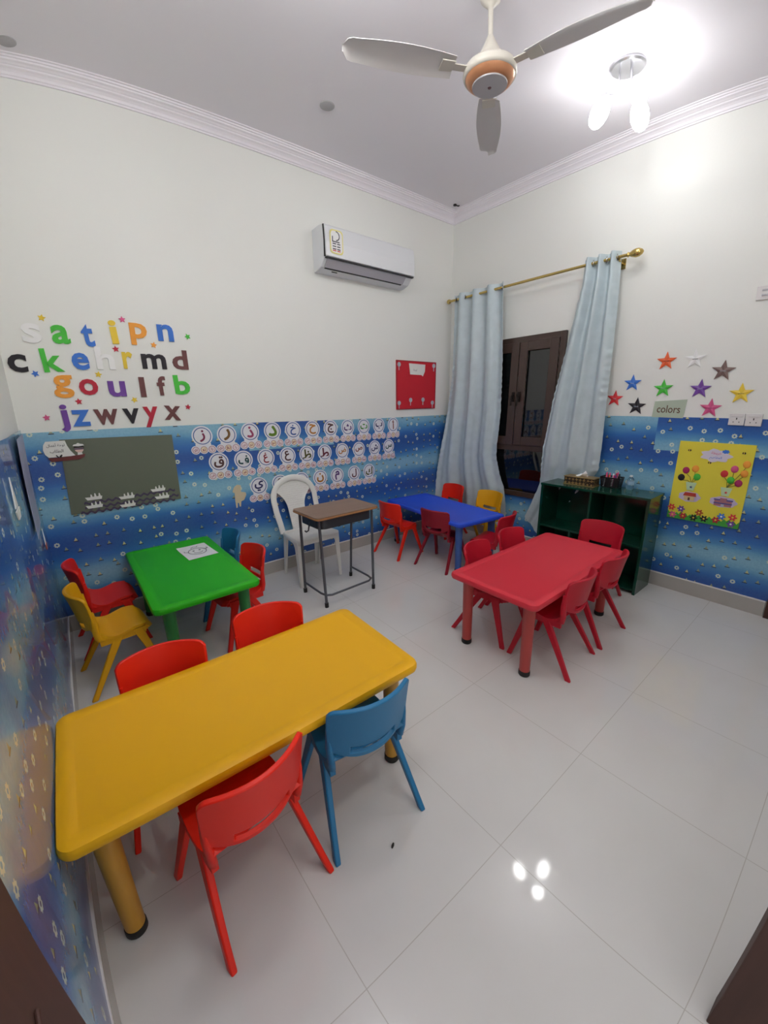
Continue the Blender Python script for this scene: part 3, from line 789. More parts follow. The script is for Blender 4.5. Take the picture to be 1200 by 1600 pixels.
# ------------------------------------------------------------------ green shelf unit and what stands on it
M_cab = mat('dark_green_gloss_paint', (9, 62, 48), 0.14, var=0.25, vscale=12)
cb = thing('shelf_unit', 'dark green wooden shelf unit with open compartments against the right wall', 'shelf', Matrix.Translation((0, 0, 0)))
X0, X1, Y0, Y1, ZC = -0.375, -0.058, -2.480, -1.560, 0.845
part('top_board', MB().box(X0 - 0.006, X1, Y0 - 0.004, Y1 + 0.004, ZC - 0.02, ZC), M_cab, cb, bevel=0.002)
part('side_panel', MB().box(X0, X1, Y0, Y0 + 0.022, 0, ZC - 0.02), M_cab, cb, bevel=0.002)
part('side_panel', MB().box(X0, X1, Y1 - 0.022, Y1, 0, ZC - 0.02), M_cab, cb, bevel=0.002)
part('back_panel', MB().box(X1 - 0.008, X1, Y0 + 0.022, Y1 - 0.022, 0.02, ZC - 0.02), M_cab, cb)
part('bottom_board', MB().box(X0 + 0.004, X1 - 0.008, Y0 + 0.022, Y1 - 0.022, 0.03, 0.05), M_cab, cb, bevel=0.002)
part('shelf', MB().box(X0 + 0.004, X1 - 0.008, Y0 + 0.022, Y1 - 0.022, 0.415, 0.433), M_cab, cb, bevel=0.002)
part('divider', MB().box(X0 + 0.006, X1 - 0.008, -2.028, -2.010, 0.433, ZC - 0.02), M_cab, cb, bevel=0.002)
part('divider', MB().box(X0 + 0.006, X1 - 0.008, -1.880, -1.862, 0.05, 0.415), M_cab, cb, bevel=0.002)

def ornate(name):
    n = NB(name, 0.3)
    v = n.nt.nodes.new('ShaderNodeTexVoronoi'); v.inputs['Scale'].default_value = 30; v.inputs['Randomness'].default_value = 0.1
    n.nt.links.new(n.obj, v.inputs['Vector'])
    w = n.M('SINE', n.M('MULTIPLY', v.outputs['Distance'], 13))
    n.nt.links.new(n.mix(n.M('GREATER_THAN', w, 0.62), lin(44, 32, 26), lin(170, 140, 88)), n.b.inputs['Base Color'])
    return n.m
tb = thing('tissue_box', 'ornate brown and gold tissue box on the green shelf unit', 'tissue box', pose(-0.215, -1.858, ZC))
part('box', MB().box(-0.058, 0.058, -0.135, 0.135, 0.0, 0.075), ornate('ornate_gold_pattern'), tb, bevel=0.004)
part('gold_trim', MB().box(-0.062, 0.062, -0.139, 0.139, 0.070, 0.078).box(-0.062, 0.062, -0.139, 0.139, 0.0, 0.008), mat('dull_gold', (160, 135, 85), 0.35, 0.5), tb, bevel=0.002)
def tis(u, v):
    s = (u - 0.5) * 2
    return (0.02 * math.sin(5 * u + 3 * v) * (1 - v) , s * 0.055 * (0.9 - 0.55 * v) - 0.03 * v, 0.078 + 0.052 * v * (1 - 0.5 * abs(s)) + 0.004 * math.sin(14 * u))
part('tissue', MB().shell(tis, 16, 8, 0.0015), mat('white_tissue', (238, 240, 242), 0.8), tb, smooth=60)

bk = thing('pen_basket', 'black pen basket on the green shelf unit, filled with coloured pens', 'basket', pose(-0.130, -2.085, ZC))
bm_ = MB()
def basket_w(u, v):
    pts = rrect(0.095 + 0.02 * v, 0.145 + 0.025 * v, 0.012, 3); n = len(pts); k = u * n; i = int(k) % n; t = k - int(k)
    a, b = pts[i], pts[(i + 1) % n]
    return (a[0] + (b[0] - a[0]) * t, a[1] + (b[1] - a[1]) * t, 0.002 + 0.092 * v)
bm_.shell(basket_w, 64, 14, 0.002, skip=lambda u, v: (int(u * 64) % 2 == 0) and (int(v * 14) % 2 == 1) and v < 0.85)
bm_.box(-0.046, 0.046, -0.071, 0.071, 0, 0.003)
part('basket_body', bm_, mat('black_plastic', (28, 24, 28), 0.4), bk)
part('basket_partition', MB().box(-0.05, 0.05, -0.002, 0.002, 0.003, 0.085), mat('black_plastic'), bk)
pens = [('orange', (235, 90, 30)), ('pink', (230, 90, 140)), ('black', (30, 28, 32)), ('red', (200, 40, 50)), ('magenta', (200, 50, 120)), ('white', (225, 225, 230)), ('purple', (110, 60, 140))]
seq = [0, 2, 0, 1, 1, 3, 2, 4, 5, 1, 4, 3, 6, 2]
rp = random.Random(5)
for i, k in enumerate(seq):
    nm, rgb = pens[k]
    px = -0.155 + 0.05 * (i % 2) + rp.uniform(-.008, .008); py = -2.028 - 0.0085 * i
    tx, ty = rp.uniform(-.10, .16), rp.uniform(-.22, .22)
    L_ = 0.115 + rp.uniform(-.012, .015)
    Mp = Matrix.Translation((px, py, ZC + 0.005)) @ Matrix.Rotation(tx, 4, 'Y') @ Matrix.Rotation(ty, 4, 'X')
    p = thing('felt_pen', nm + ' felt pen standing in the black basket on the green shelf unit', 'pen', Mp, nm + ' pens in the basket')
    part('barrel', MB().tube([(0, 0, 0), (0, 0, L_ * 0.68)], 0.0055, 10), mat('pen_' + nm, rgb, 0.35) if i % 3 else mat('pen_body_white', (225, 225, 228), 0.35), p, smooth=40)
    part('cap', MB().lathe([(0.0062, L_ * 0.68), (0.0062, L_ * 0.97), (0.004, L_), (0, L_)], 10), mat('pen_' + nm, rgb, 0.35), p, smooth=40)

bt = thing('water_bottle', 'small clear plastic water bottle on the right end of the green shelf unit', 'bottle', pose(-0.125, -2.235, ZC))
part('bottle_body', MB().lathe([(0.024, 0.0), (0.028, 0.004), (0.028, 0.03), (0.0265, 0.034), (0.028, 0.038), (0.028, 0.082), (0.022, 0.098), (0.011, 0.108), (0.011, 0.114)], 28), glass_mat('clear_plastic'), bt, smooth=60)
part('bottle_label', MB().lathe([(0.0284, 0.044), (0.0288, 0.046), (0.0288, 0.072), (0.0284, 0.074)], 28), mat('pale_blue_label', (150, 180, 205), 0.4), bt, smooth=60)
part('cap', MB().lathe([(0.0125, 0.112), (0.0125, 0.124), (0.0, 0.125)], 20), mat('white_cap', (225, 228, 232), 0.4), bt, smooth=40)

# ------------------------------------------------------------------ paper with a drawing on the green table
pp = thing('drawing_paper', 'white sheet with a simple pencil drawing on the green table', 'paper', pose(-3.252, -0.371, 0.5275, R(4)))
def sheet(u, v): return ((u - .5) * 0.21, (v - .5) * 0.315, 0.0015 + 0.006 * max(0, v - 0.8) * 5 * (1 - u) + 0.002 * math.sin(5 * u) * math.sin(4 * v))
part('sheet', MB().shell(sheet, 12, 14, 0.0006), mat('white_paper'), pp, smooth=60)
dr = MB()
def stroke(pts, w=0.0025, z=0.0042): dr.tube([(x, y, z + (0.006 * max(0, (y + .157) / .315 - 0.8) * 5 * (1 - (x + .105) / .21))) for x, y in pts], [(0.0008, w)] * len(pts), 6, flat=(0, 0, 1))
stroke([(0.062 * math.cos(a * 2 * PI / 24), -0.01 + 0.075 * math.sin(a * 2 * PI / 24)) for a in range(25)])
stroke([(-0.02, 0.085), (0.0, 0.105), (0.02, 0.09), (0.035, 0.11)])
for sx in (-1, 1): stroke([(sx * 0.022 + 0.006 * math.cos(a), 0.01 + 0.006 * math.sin(a)) for a in [k * PI / 4 for k in range(9)]])
stroke([(0.03 * math.cos(a), -0.03 + 0.02 * math.sin(a)) for a in [PI + k * PI / 8 for k in range(9)]])
stroke([(-0.062, 0.0), (-0.085, 0.02), (-0.08, 0.04)]); stroke([(0.062, 0.0), (0.085, 0.02), (0.078, 0.04)])
part('drawing', dr, mat('pencil_grey', (90, 88, 96), 0.7), pp)

o = part('floor_crumb', MB().lathe([(0.0, 0.0), (0.004, 0.001), (0.005, 0.004), (0.003, 0.008), (0, 0.009)], 8), mat('dark_crumb', (50, 44, 40), 0.8), M=pose(-3.209, -2.666, 0, 0.6) @ Matrix.Diagonal((2.4, 1, 0.8, 1)), smooth=60)
tag(o, 'tiny dark crumb on the tiled floor in front of the blue chair', 'crumb')
o['kind'] = 'thing'

# ------------------------------------------------------------------ alphabet on the back wall
FOAM = {'white': (238, 238, 238), 'green': (72, 190, 62), 'blue': (58, 116, 206), 'yellow': (232, 200, 62), 'orange': (238, 158, 58), 'black': (34, 30, 38),
        'brown': (110, 66, 66), 'crimson': (184, 30, 56), 'purple': (112, 66, 156), 'pink': (206, 84, 134), 'magenta': (160, 30, 90), 'ochre': (150, 108, 44),
        'lime': (130, 176, 50), 'navy': (52, 54, 128), 'rust': (172, 76, 40), 'teal': (24, 92, 92), 'maroon': (122, 24, 50), 'olive': (112, 112, 50), 'red': (214, 54, 60)}
def foam(c): return mat('foam_' + c, FOAM[c], 0.65)
LETTERS = [('s', 'white', 0, -3.955, 2.086, 0.101, 0.119), ('a', 'green', 0, -3.802, 2.087, 0.1, 0.117), ('t', 'blue', 0, -3.652, 2.09, 0.069, 0.145), ('i', 'yellow', 0, -3.495, 2.122, 0.046, 0.155), ('p', 'orange', 0, -3.34, 2.12, 0.11, 0.148), ('n', 'blue', 0, -3.162, 2.142, 0.108, 0.116), ('c', 'black', 1, -4.058, 1.901, 0.099, 0.111), ('k', 'green', 1, -3.876, 1.924, 0.112, 0.148), ('e', 'blue', 1, -3.72, 1.921, 0.099, 0.111), ('h', 'white', 1, -3.575, 1.946, 0.11, 0.148), ('r', 'yellow', 1, -3.437, 1.938, 0.064, 0.115), ('m', 'black', 1, -3.268, 1.936, 0.163, 0.105), ('d', 'brown', 1, -3.088, 1.956, 0.11, 0.141), ('g', 'orange', 2, -3.844, 1.756, 0.112, 0.149), ('o', 'crimson', 2, -3.702, 1.753, 0.111, 0.108), ('u', 'purple', 2, -3.534, 1.74, 0.107, 0.108), ('l', 'brown', 2, -3.372, 1.753, 0.036, 0.142), ('f', 'brown', 2, -3.243, 1.763, 0.062, 0.139), ('b', 'green', 2, -3.099, 1.772, 0.111, 0.145), ('j', 'purple', 3, -3.877, 1.548, 0.058, 0.183), ('z', 'blue', 3, -3.781, 1.546, 0.107, 0.11), ('w', 'brown', 3, -3.63, 1.548, 0.146, 0.108), ('v', 'black', 3, -3.475, 1.548, 0.105, 0.109), ('y', 'crimson', 3, -3.346, 1.537, 0.099, 0.151), ('x', 'brown', 3, -3.196, 1.561, 0.115, 0.108)]
ROWN = ('top row', 'second row', 'third row', 'bottom row')
for c, col, row, h, z, w, hh in LETTERS:
    me = text_mesh(c, 0.026, 0.0035, (w, hh), keep=False)
    tilt = {'t': 0.05, 'i': 0.05, 'k': 0.06, 'j': 0.04, 'x': -0.08, 'b': 0.03, 'f': 0.03}.get(c, 0)
    o = link('foam_letter', me, foam(col), M=onback(h, z, 0.0005, tilt))
    tag(o, '%s foam letter %s in the %s of the alphabet on the back wall' % (col, c, ROWN[row]), 'letter', 'alphabet letters on the back wall')
TINY = [('yellow', -3.886, 2.183, 'above the white s'), ('pink', -3.43, 2.21, 'above the yellow i'), ('green', -3.009, 2.128, 'right of the blue n'), ('orange', -3.253, 2.052, 'below the orange p'), ('crimson', -3.5, 2.011, 'below the yellow i'), ('blue', -3.979, 1.838, 'right below the black c'), ('yellow', -3.631, 1.837, 'between the blue e and the crimson o'), ('crimson', -3.775, 1.657, 'between the orange g and the blue z'), ('yellow', -3.438, 1.663, 'between the purple u and the brown w'), ('crimson', -3.079, 1.604, 'right of the brown x'), ('pink', -3.971, 1.557, 'left of the purple j')]
for i, (c, h, z, wh) in enumerate(TINY):
    o = part('foam_star', MB().prism(star_pts(0.023, 0.011), 0, 0.004), foam(c), M=onback(h, z, 0.0005, 0.3 * (i % 3) - 0.2))
    tag(o, 'tiny %s foam star on the back wall %s' % (c, wh), 'star', 'tiny stars around the alphabet')

# ------------------------------------------------------------------ Arabic letter cards on the wallpaper
ARABIC = [('ز', 'magenta', -3.005, 0), ('ر', 'ochre', -2.807, 0), ('ذ', 'pink', -2.606, 0), ('د', 'lime', -2.399, 0), ('خ', 'blue', -2.195, 0), ('ح', 'orange', -1.986, 0), ('ج', 'brown', -1.78, 0), ('ث', 'purple', -1.57, 0), ('ت', 'green', -1.359, 0), ('ب', 'navy', -1.148, 0), ('أ', 'rust', -0.938, 0),
          ('ق', 'brown', -2.902, 1), ('ف', 'teal', -2.692, 1), ('غ', 'crimson', -2.486, 1), ('ع', 'brown', -2.273, 1), ('ظ', 'olive', -2.07, 1), ('ط', 'maroon', -1.867, 1), ('ض', 'orange', -1.653, 1), ('ص', 'rust', -1.436, 1), ('ش', 'navy', -1.217, 1), ('س', 'teal', -1.01, 1),
          ('ي', 'navy', -2.581, 2), ('و', 'brown', -2.375, 2), ('ه', 'purple', -2.152, 2), ('ن', 'orange', -1.94, 2), ('م', 'purple', -1.734, 2), ('ل', 'maroon', -1.514, 2), ('ك', 'olive', -1.306, 2)]
LNAME = dict(zip('زرذدخحجثتبأقفغعظطضصشسيوهنملك', 'zay ra dhal dal kha hah jim tha ta ba alif qaf fa ghain ain za tah dad sad shin sin ya waw ha nun mim lam kaf'.split()))
ZR = (1.384, 1.146, 0.893)
M_card = mat('glossy_white_card', (226, 226, 232), 0.35)
M_rb = mat('print_blue', (44, 84, 150), 0.45); M_rr = mat('print_maroon', (150, 60, 84), 0.45); M_ry = mat('print_cream', (228, 214, 184), 0.45); M_rp = mat('print_rose', (226, 212, 218), 0.45)
for i, (c, col, h, row) in enumerate(ARABIC):
    z = ZR[row] - (0.012 if row == 0 and h < -2.7 else 0)
    t = thing('letter_card', 'round white card with %s Arabic letter %s, %s row on the wallpaper' % (col, LNAME[c], ('top', 'middle', 'bottom')[row]), 'letter card', onback(h, z, 0.0035), 'Arabic letter cards on the back wall')
    b = MB().prism(circle_pts(0.081, 40), 0, 0.0015)
    for k, dx in enumerate((-0.063, 0, 0.063)): b.prism(circle_pts(0.035, 24, dx, -0.112), 0.0001, 0.00138 + 0.0001 * k)
    b.box(-0.06, 0.06, -0.13, -0.06, 0.0, 0.0013)
    part('card', b, M_card, t)
    part('ring', ring_mb(MB(), 0.063, 0.0695, 0.0015, 0.0022), M_rb, t)
    gl = FORMS[c].split()[0]
    me = text_mesh(chr(int(gl, 16)), 0.0, 0.0004, (0.096, 0.096), bold=0.03)
    for v in me.vertices: v.co.z = 0.0020 + 0.12 * v.co.z
    link('letter', me, mat('print_' + col + '_ink', tuple(int(q * 0.74) for q in FOAM[col]), 0.45), t)['label'] = '%s Arabic letter' % col
    for k, (dx, vow) in enumerate(((-0.063, 'ي'), (0, 'و'), (0.063, 'ا'))):
        sm = part('small_ring', ring_mb(MB(), 0.0238, 0.0272, 0.0016, 0.0024, dx, -0.112, 20), M_rr, t)
        fc = part('small_disc', MB().prism(circle_pts(0.0238, 20, dx, -0.112), 0.0016, 0.0020), M_ry if k == 1 else M_rp, sm)
        me = text_mesh(shape(c + vow) if c not in 'أ' else shape('أ'), 0.0, 0.0003, (0.034, 0.027), bold=0.02)
        for v in me.vertices: v.co.z = 0.0023 + 0.1 * v.co.z
        link('small_letter', me, M_rr, sm, Matrix.Translation((dx, -0.112, 0)))

# wooden sheep-like cutout on the wallpaper
SH = [(-2.818, 0.885), (-2.80, 0.915), (-2.775, 0.93), (-2.745, 0.922), (-2.748, 0.89), (-2.75, 0.862), (-2.71, 0.852), (-2.706, 0.83), (-2.73, 0.785), (-2.757, 0.775), (-2.765, 0.728), (-2.776, 0.728), (-2.779, 0.765), (-2.79, 0.765), (-2.795, 0.722), (-2.806, 0.722), (-2.808, 0.79), (-2.805, 0.86), (-2.822, 0.868)]
o = part('paper_cutout', MB().prism([(x + 2.77, z - 0.83) for x, z in SH], 0, 0.004), mat('beige_card', (206, 190, 158), 0.7), M=onback(-2.77, 0.83, 0.0035))
tag(o, 'beige paper animal cutout on the sea wallpaper left of the white chair', 'paper cutout')

# ------------------------------------------------------------------ grey display board
bd = thing('display_board', 'dark grey green display board with white paper ships, on the left of the back wall', 'board', onback(-3.59, 1.145, 0.0035))
def hp(h, z): return (h + 3.59, z - 1.145)
part('board', MB().prism([hp(-3.93, 1.408), hp(-3.228, 1.396), hp(-3.236, 0.880), hp(-3.957, 0.879)][::-1], 0, 0.008), mat('grey_green_felt', (102, 108, 94), 0.8, bump=0.2, bscale=300), bd)
M_wave = mat('purple_card', (72, 62, 88), 0.7)
for (a, b, z) in ((-3.87, -3.27, 0.952), (-3.87, -3.25, 0.918), (-3.90, -3.28, 0.886)):
    pts = []; K = 60
    for k in range(K + 1):
        t = k / K; pts.append((a + (b - a) * t, z + 0.03 * t * (0.6 if z > 0.93 else 0.2) + 0.008 * math.sin(t * 2 * PI * 13)))
    low = [(x, q - 0.016) for x, q in pts[::-1]]
    part('paper_wave', MB().prism([hp(x, q) for x, q in pts + low], 0.008, 0.0095), M_wave, bd)
def ship_pts():
    return [(-0.052, 0.004), (-0.04, -0.018), (0.046, -0.018), (0.052, 0.004), (0.044, 0.004), (0.040, 0.026), (0.034, 0.026), (0.030, 0.004), (0.018, 0.004), (0.014, 0.028), (0.008, 0.028), (0.004, 0.004), (-0.006, 0.004), (-0.010, 0.022), (-0.016, 0.022), (-0.019, 0.002)][::-1]
for (h, z) in ((-3.806, 0.985), (-3.812, 0.924), (-3.603, 0.959), (-3.606, 0.897), (-3.388, 0.984), (-3.369, 0.922)):
    x, y = hp(h, z)
    part('paper_ship', MB().prism(ship_pts(), 0.0095, 0.012), mat('white_card', (226, 226, 222), 0.6), bd, Matrix.Translation((x, y, 0)))

sg = thing('title_sign', 'white scroll sign on a brown paper boat with Arabic writing, on the grey board', 'sign', onback(-3.945, 1.345, 0.012))
part('scroll', MB().prism([(-0.062, -0.052), (-0.078, -0.03), (-0.084, 0.0), (-0.078, 0.032), (-0.062, 0.056), (0.045, 0.056), (0.052, 0.02), (0.065, -0.015), (0.088, -0.052)][::-1], 0, 0.003), mat('white_card'), sg)
part('hull', MB().prism([(-0.068, -0.055), (-0.05, -0.082), (0.10, -0.080), (0.135, -0.065), (0.145, -0.045), (0.08, -0.05), (0.02, -0.056)][::-1], 0, 0.004), mat('brown_red_card', (104, 42, 44), 0.6), sg)
for body, y, w in (('لوحة أعمال', 0.028, 0.10), ('الطلاب', -0.014, 0.075)):
    me = text_mesh(shape(body), 0.004, 0.0004, (w, 0.03))
    link('lettering', me, mat('dark_print'), sg, Matrix.Translation((-0.012, y, 0.003)))
part('bow', MB().prism([(-0.005, -0.052), (0.0, -0.044), (0.012, -0.036), (0.016, -0.042), (0.005, -0.058)][::-1], 0.003, 0.0045).prism([(-0.005, -0.052), (-0.018, -0.036), (-0.022, -0.042), (-0.01, -0.058)], 0.003, 0.0045), M_black, sg)
pf = thing('sailor_cutout', 'small paper sailor with a striped face band and white hat on the grey board', 'paper cutout', onback(-3.830, 1.338, 0.012))
part('face', MB().prism(circle_pts(0.026, 20), 0, 0.003), mat('skin_card', (222, 190, 180), 0.6), pf)
part('hair', MB().prism([(0.03 * math.cos(a), 0.006 + 0.028 * math.sin(a)) for a in [k * PI / 12 for k in range(13)]], 0.003, 0.004), M_black, pf)
part('band', MB().box(-0.026, 0.026, -0.004, 0.004, 0.003, 0.0045), mat('navy_print', (60, 50, 90), 0.6), pf)
part('hat', MB().prism([(-0.034, 0.022), (-0.026, 0.032), (-0.012, 0.034), (0, 0.042), (0.012, 0.034), (0.026, 0.032), (0.034, 0.022), (0, 0.018)][::-1], 0.004, 0.0055), mat('white_card'), pf)
part('body', MB().prism([(-0.016, -0.05), (0.016, -0.05), (0.012, -0.024), (-0.012, -0.024)], 0, 0.003), mat('white_card'), pf)

# ------------------------------------------------------------------ red board
rb = thing('red_board', 'red notice board on the back wall next to the curtain', 'board', onback(-0.575, 1.81, 0.0))
def rp_(h, z): return (h + 0.575, z - 1.81)
part('board', MB().box(-0.315, 0.315, -0.262, 0.262, 0.0005, 0.010), mat('red_board_felt', (196, 26, 44), 0.55), rb, bevel=0.002)
part('border', MB().box(-0.315, 0.315, 0.256, 0.262, 0.010, 0.013).box(-0.315, 0.315, -0.262, -0.256, 0.010, 0.013).box(-0.315, -0.309, -0.256, 0.256, 0.010, 0.013).box(0.309, 0.315, -0.256, 0.256, 0.010, 0.013), mat('dark_red_edge', (130, 16, 36), 0.5), rb)
part('note', MB().prism([rp_(-0.700, 2.045), rp_(-0.442, 2.040), rp_(-0.447, 1.965), rp_(-0.478, 1.912), rp_(-0.502, 1.925), rp_(-0.682, 1.928)][::-1], 0.010, 0.013), mat('white_card'), rb)
me = text_mesh(shape('لوحة'), 0.004, 0.0004, (0.15, 0.03))
link('lettering', me, mat('grey_print', (140, 140, 150), 0.6), rb, Matrix.Translation((-0.03, 0.165, 0.0131)))
for (h, z) in ((-0.852, 2.028), (-0.300, 2.032), (-0.852, 1.619), (-0.673, 1.650), (-0.472, 1.652), (-0.310, 1.615)):
    x, y = rp_(h, z)
    hk = ring_mb(MB(), 0.010, 0.024, 0.010, 0.016, x, y, 20)
    hk.prism(circle_pts(0.011, 12, x, y), 0.010, 0.014); hk.box(x - 0.004, x + 0.004, y - 0.06, y - 0.022, 0.010, 0.014)
    part('paper_key', hk, mat('pale_grey_card', (176, 186, 198), 0.6), rb)

# ------------------------------------------------------------------ colour stars and sign on the right wall
CST = [('orange', -2.324, 1.9, 0.142), ('white', -2.518, 1.903, 0.142), ('brown', -2.708, 1.806, 0.150), ('blue', -2.094, 1.739, 0.138), ('green', -2.331, 1.688, 0.142), ('purple', -2.584, 1.679, 0.143), ('yellow', -2.841, 1.641, 0.148), ('red', -1.966, 1.613, 0.138), ('black', -2.151, 1.546, 0.146), ('pink', -2.67, 1.535, 0.143)]
for i, (c, h, z, w) in enumerate(CST):
    rr_ = (0, 0.02, -0.06, 0, 0.02, -0.03, 0.03, -0.05, -0.04, -0.03)[i]
    t = thing('paper_star', '%s paper star stuck on the right wall above the wallpaper' % c, 'star', onright(h, z, 0.0, rr_), 'colour stars on the right wall')
    P = star_pts(w * 0.525, w * 0.215)
    b = MB(); n = len(P)
    v = [(0, 0, 0.010)] + [(x, y, 0.008 if k % 2 == 0 else 0.005) for k, (x, y) in enumerate(P)] + [(0, 0, 0.0085)] + [(x, y, 0.0065 if k % 2 == 0 else 0.0035) for k, (x, y) in enumerate(P)]
    f = []
    for k in range(n):
        k2 = (k + 1) % n
        f += [(0, 1 + k, 1 + k2), (n + 1, n + 2 + k2, n + 2 + k), (1 + k, n + 2 + k, n + 2 + k2, 1 + k2)]
    part('star', b.add(v, f), mat('star_card_' + c, FOAM[c] if c not in ('brown', 'orange') else {'brown': (124, 100, 94), 'orange': (228, 98, 50)}[c], 0.4), t)
    me = text_mesh(c, 0.0, 0.0003, (0.036, 0.012))
    link('colour_word', me, mat('pale_grey_card') if c in ('black', 'brown', 'purple', 'blue', 'green', 'red') else mat('dark_print'), t, Matrix.Translation((0, 0, 0.0106)))
cs = thing('colors_sign', 'pale green card reading colors on the right wall', 'sign', onright(-2.392, 1.525, 0.0, -0.02))
part('card', MB().prism([(-0.112, -0.068), (0.112, -0.068), (0.118, 0.078), (-0.108, 0.060)], 0.001, 0.004), mat('sage_card', (176, 190, 172), 0.6), cs)
me = text_mesh('colors', 0.006, 0.0005, (0.165, 0.06), keep=False)
link('lettering', me, mat('brown_print', (96, 66, 48), 0.6), cs, Matrix.Translation((0.0, 0.0, 0.004)))

# ------------------------------------------------------------------ wall sockets
M_sw = mat('white_switch_plastic', (220, 217, 217), 0.3)
def plate(h, z, w, hh, label, dbl=True):
    t = thing('wall_socket', label, 'socket', onright(h, z, 0.0035))
    part('plate', MB().box(-w / 2, w / 2, -hh / 2, hh / 2, 0, 0.012), M_sw, t, bevel=0.003)
    part('rocker', MB().box(-w * 0.36, w * 0.36, hh * 0.22, hh * 0.36, 0.012, 0.0145), M_sw, t, bevel=0.001)
    part('pin_holes', MB().box(-0.003, 0.003, -0.002, 0.012, 0.0121, 0.013).box(-0.02, -0.014, -0.022, -0.016, 0.0121, 0.013).box(0.014, 0.02, -0.022, -0.016, 0.0121, 0.013), M_black, t)
plate(-2.845, 1.457, 0.094, 0.086, 'white wall socket at the top edge of the wallpaper, left one of the pair')
plate(-2.944, 1.456, 0.096, 0.088, 'white wall socket at the top edge of the wallpaper, right one of the pair')
t = thing('wall_switch', 'white wall switch high on the right wall above the yellow star', 'switch', onright(-2.870, 2.313, 0.0))
part('plate', MB().box(-0.045, 0.045, -0.045, 0.045, 0.0005, 0.012), M_sw, t, bevel=0.003)
part('rocker', MB().box(-0.015, 0.03, -0.02, -0.010, 0.012, 0.017).box(-0.015, 0.03, 0.012, 0.022, 0.012, 0.017), M_ac2, t)

# ------------------------------------------------------------------ yellow poster
po = thing('yellow_poster', 'yellow poster with balloon bouquets and a flower border on the wallpaper of the right wall', 'poster', onright(-2.752, 0.957, 0.0035))
def q(h, z): return (-(h + 2.752), z - 0.957)
part('board', MB().prism([(-0.238, -0.320), (0.240, -0.320), (0.242, 0.320), (-0.236, 0.320)], 0, 0.008), mat('yellow_poster_card', (226, 212, 66), 0.5), po)
def blob(cx, cy, rx, ry, n=28, k=7, a=0.14): return [(cx + rx * (1 + a * math.cos(k * 2 * PI * i / n)) * math.cos(2 * PI * i / n), cy + ry * (1 + a * math.cos(k * 2 * PI * i / n)) * math.sin(2 * PI * i / n)) for i in range(n)]
cl = part('title_cloud', MB().prism(blob(*q(-2.766, 1.180), 0.095, 0.048), 0.008, 0.011), mat('lilac_white_card', (214, 208, 224), 0.5), po)
for k, (body, c) in enumerate((('خريطة', 'pink'), ('المفاهيم', 'blue'))):
    FORMS.setdefault('ى', 'FEEF FEF0')
    me = text_mesh(shape(body), 0.004, 0.0003, (0.11, 0.026))
    x, y = q(-2.766, 1.198 - 0.036 * k)
    link('lettering', me, foam(c), cl, Matrix.Translation((x, y, 0.011)))
part('small_cloud', MB().prism(blob(*q(-2.822, 1.215), 0.022, 0.014), 0.011, 0.013), mat('foam_blue'), po)
BAL = [(-2.59, 1.045, 'magenta'), (-2.651, 1.064, 'orange'), (-2.566, 0.984, 'black'), (-2.671, 1.0, 'green'), (-2.839, 1.048, 'red'), (-2.895, 1.09, 'pink'), (-2.885, 1.004, 'green'), (-2.935, 0.987, 'magenta'), (-2.961, 1.133, 'orange'), (-2.957, 1.063, 'orange')]
for i, (h, z, c) in enumerate(BAL):
    x, y = q(h, z); bx, by = q(-2.640 if i < 4 else -2.870, 0.945)
    st_ = MB(); st_.tube([(x, y - 0.02, 0.010), ((x + bx) / 2 + 0.01, (y + by) / 2, 0.010), (bx, by, 0.010)], 0.002, 6)
    dome = MB().lathe([(0.024, 0.008), (0.0225, 0.012), (0.016, 0.0155), (0, 0.017)], 20)
    part('balloon', dome, foam(c), po, Matrix.Translation((x, y, 0)) @ Matrix.Diagonal((1, 1.15, 1, 1)), smooth=50, label='%s balloon' % c)
    part('string', st_, mat('foam_olive', FOAM['olive'], 0.65), po)
for (h, z) in ((-2.641, 0.922), (-2.870, 0.914)):
    x, y = q(h, z)
    bsk = part('basket', MB().prism([(x - 0.036, y + 0.03), (x - 0.022, y - 0.035), (x + 0.022, y - 0.035), (x + 0.036, y + 0.03)], 0.008, 0.013), mat('mint_card', (188, 214, 176), 0.55), po)
    part('basket_star', MB().prism([(a + x + 0.003, b + y - 0.008) for a, b in star_pts(0.012)], 0.013, 0.0145), foam('navy' if h > -2.7 else 'red'), bsk)
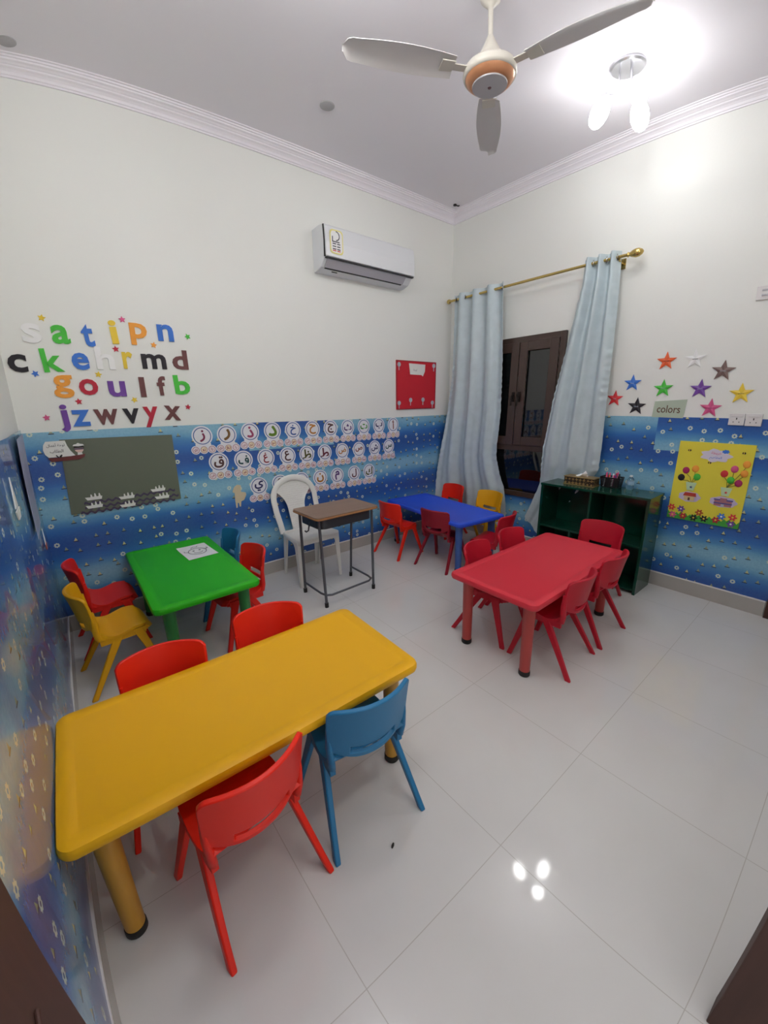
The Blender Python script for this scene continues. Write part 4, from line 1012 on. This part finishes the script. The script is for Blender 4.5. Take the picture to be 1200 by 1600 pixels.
for (h, z, k) in ((-2.645, 0.834, 0), (-2.867, 0.830, 1)):
    x, y = q(h, z)
    pl_ = part('cloud_picture', MB().prism(blob(x, y, 0.075 + 0.012 * k, 0.042, a=0.06), 0.008, 0.0095), mat('lilac_card', (196, 184, 214), 0.55), po)
    if k == 0:
        part('house', MB().box(x - 0.035, x + 0.035, y - 0.03, y + 0.008, 0.0095, 0.011), mat('beige_print', (214, 190, 140), 0.6), pl_)
        part('house_roof', MB().prism([(x - 0.045, y + 0.005), (x + 0.045, y + 0.005), (x + 0.04, y + 0.034), (x - 0.034, y + 0.034)], 0.0095, 0.0115), mat('roof_red', (186, 62, 50), 0.6), pl_)
        part('house_door', MB().box(x - 0.008, x + 0.006, y - 0.03, y - 0.006, 0.011, 0.012), mat('brown_print'), pl_)
    else:
        part('house', MB().box(x - 0.055, x + 0.055, y - 0.034, y + 0.012, 0.0095, 0.011).box(x - 0.022, x + 0.022, y + 0.012, y + 0.03, 0.0095, 0.011), mat('brick_pink', (164, 110, 122), 0.6), pl_)
        part('house_roof', MB().box(x - 0.06, x - 0.02, y + 0.01, y + 0.02, 0.0095, 0.0115).box(x + 0.02, x + 0.06, y + 0.01, y + 0.02, 0.0095, 0.0115).box(x - 0.058, x + 0.058, y - 0.016, y - 0.008, 0.011, 0.012), mat('slate_blue', (74, 80, 150), 0.6), pl_)
        part('house_door', MB().box(x - 0.01, x + 0.01, y - 0.034, y - 0.018, 0.012, 0.013), mat('pale_grey_card'), pl_)
for (h, z) in ((-2.59, 1.207), (-2.931, 1.214), (-2.734, 1.122)):
    x, y = q(h, z)
    be = part('bee', MB().prism(circle_pts(0.011, 12, x, y, 0.009), 0.008, 0.011), foam('black'), po)
    part('stripe', MB().box(x - 0.003, x + 0.002, y - 0.009, y + 0.009, 0.011, 0.0118), foam('yellow'), be)
gp = [(-0.238, -0.320), (0.240, -0.320)]
for k in range(31):
    t_ = 1 - k / 30; gp.append((-0.237 + 0.477 * t_, -0.262 - (0.018 if k % 2 else 0) - 0.006 * math.sin(k)))
part('grass', MB().prism(gp, 0.008, 0.010), mat('grass_green', (64, 160, 60), 0.6), po)
FLW = [(-2.538, 0.729, 'red'), (-2.605, 0.725, 'purple'), (-2.627, 0.668, 'crimson'), (-2.731, 0.717, 'rust'), (-2.876, 0.715, 'blue'), (-2.946, 0.722, 'red'), (-2.769, 0.674, 'black'), (-2.845, 0.68, 'crimson'), (-2.700, 0.668, 'black'), (-2.943, 0.668, 'purple'), (-2.553, 0.667, 'pink')]
for (h, z, c) in FLW:
    x, y = q(h, z)
    fw = part('flower', MB().prism(blob(x, y, 0.022, 0.022, 36, 6, 0.32), 0.010, 0.013), foam(c), po)
    part('flower_centre', MB().prism(circle_pts(0.007, 12, x, y), 0.013, 0.0145), foam('white' if c in ('blue', 'purple') else 'yellow'), fw)

# ------------------------------------------------------------------ left wall pieces
def flap(u, v):
    z = 0.94 + 0.525 * v
    ya = -0.80 + 0.08 * v; yb = -0.07 - 0.3 * (1 - v)
    return (XL + 0.020 + 0.014 * (1 - u) * (0.4 + 0.6 * v) + 0.002 * math.sin(9 * z), ya + (yb - ya) * u, z)
o = part('loose_wallpaper_strip', MB().shell(flap, 14, 12, 0.002), mat('faded_lilac_wallpaper', (158, 158, 184), 0.4, bump=0.3, bscale=30, var=0.2), M=Matrix.Identity(4), smooth=60)
tag(o, 'faded lilac strip of loose wallpaper on the left wall by the corner', 'wallpaper strip')
for i, (h, z, s, lab) in enumerate(((-1.249, 1.22, 1.0, 'larger white paper sailing boat stuck on the left wall'), (-0.336, 0.80, 0.75, 'small white paper sailing boat low on the left wall near the corner'))):
    t = thing('paper_boat', lab, 'paper boat', onleft(h, z, 0.016) @ Matrix.Scale(s, 4))
    part('sail', MB().prism([(-0.05, -0.01), (0.0, 0.12), (0.04, -0.01)][::-1], 0, 0.004), mat('white_card'), t)
    part('hull', MB().prism([(-0.07, -0.02), (-0.04, -0.06), (0.04, -0.06), (0.07, -0.02)], 0, 0.005), mat('white_card') if i == 0 else foam('rust'), t)
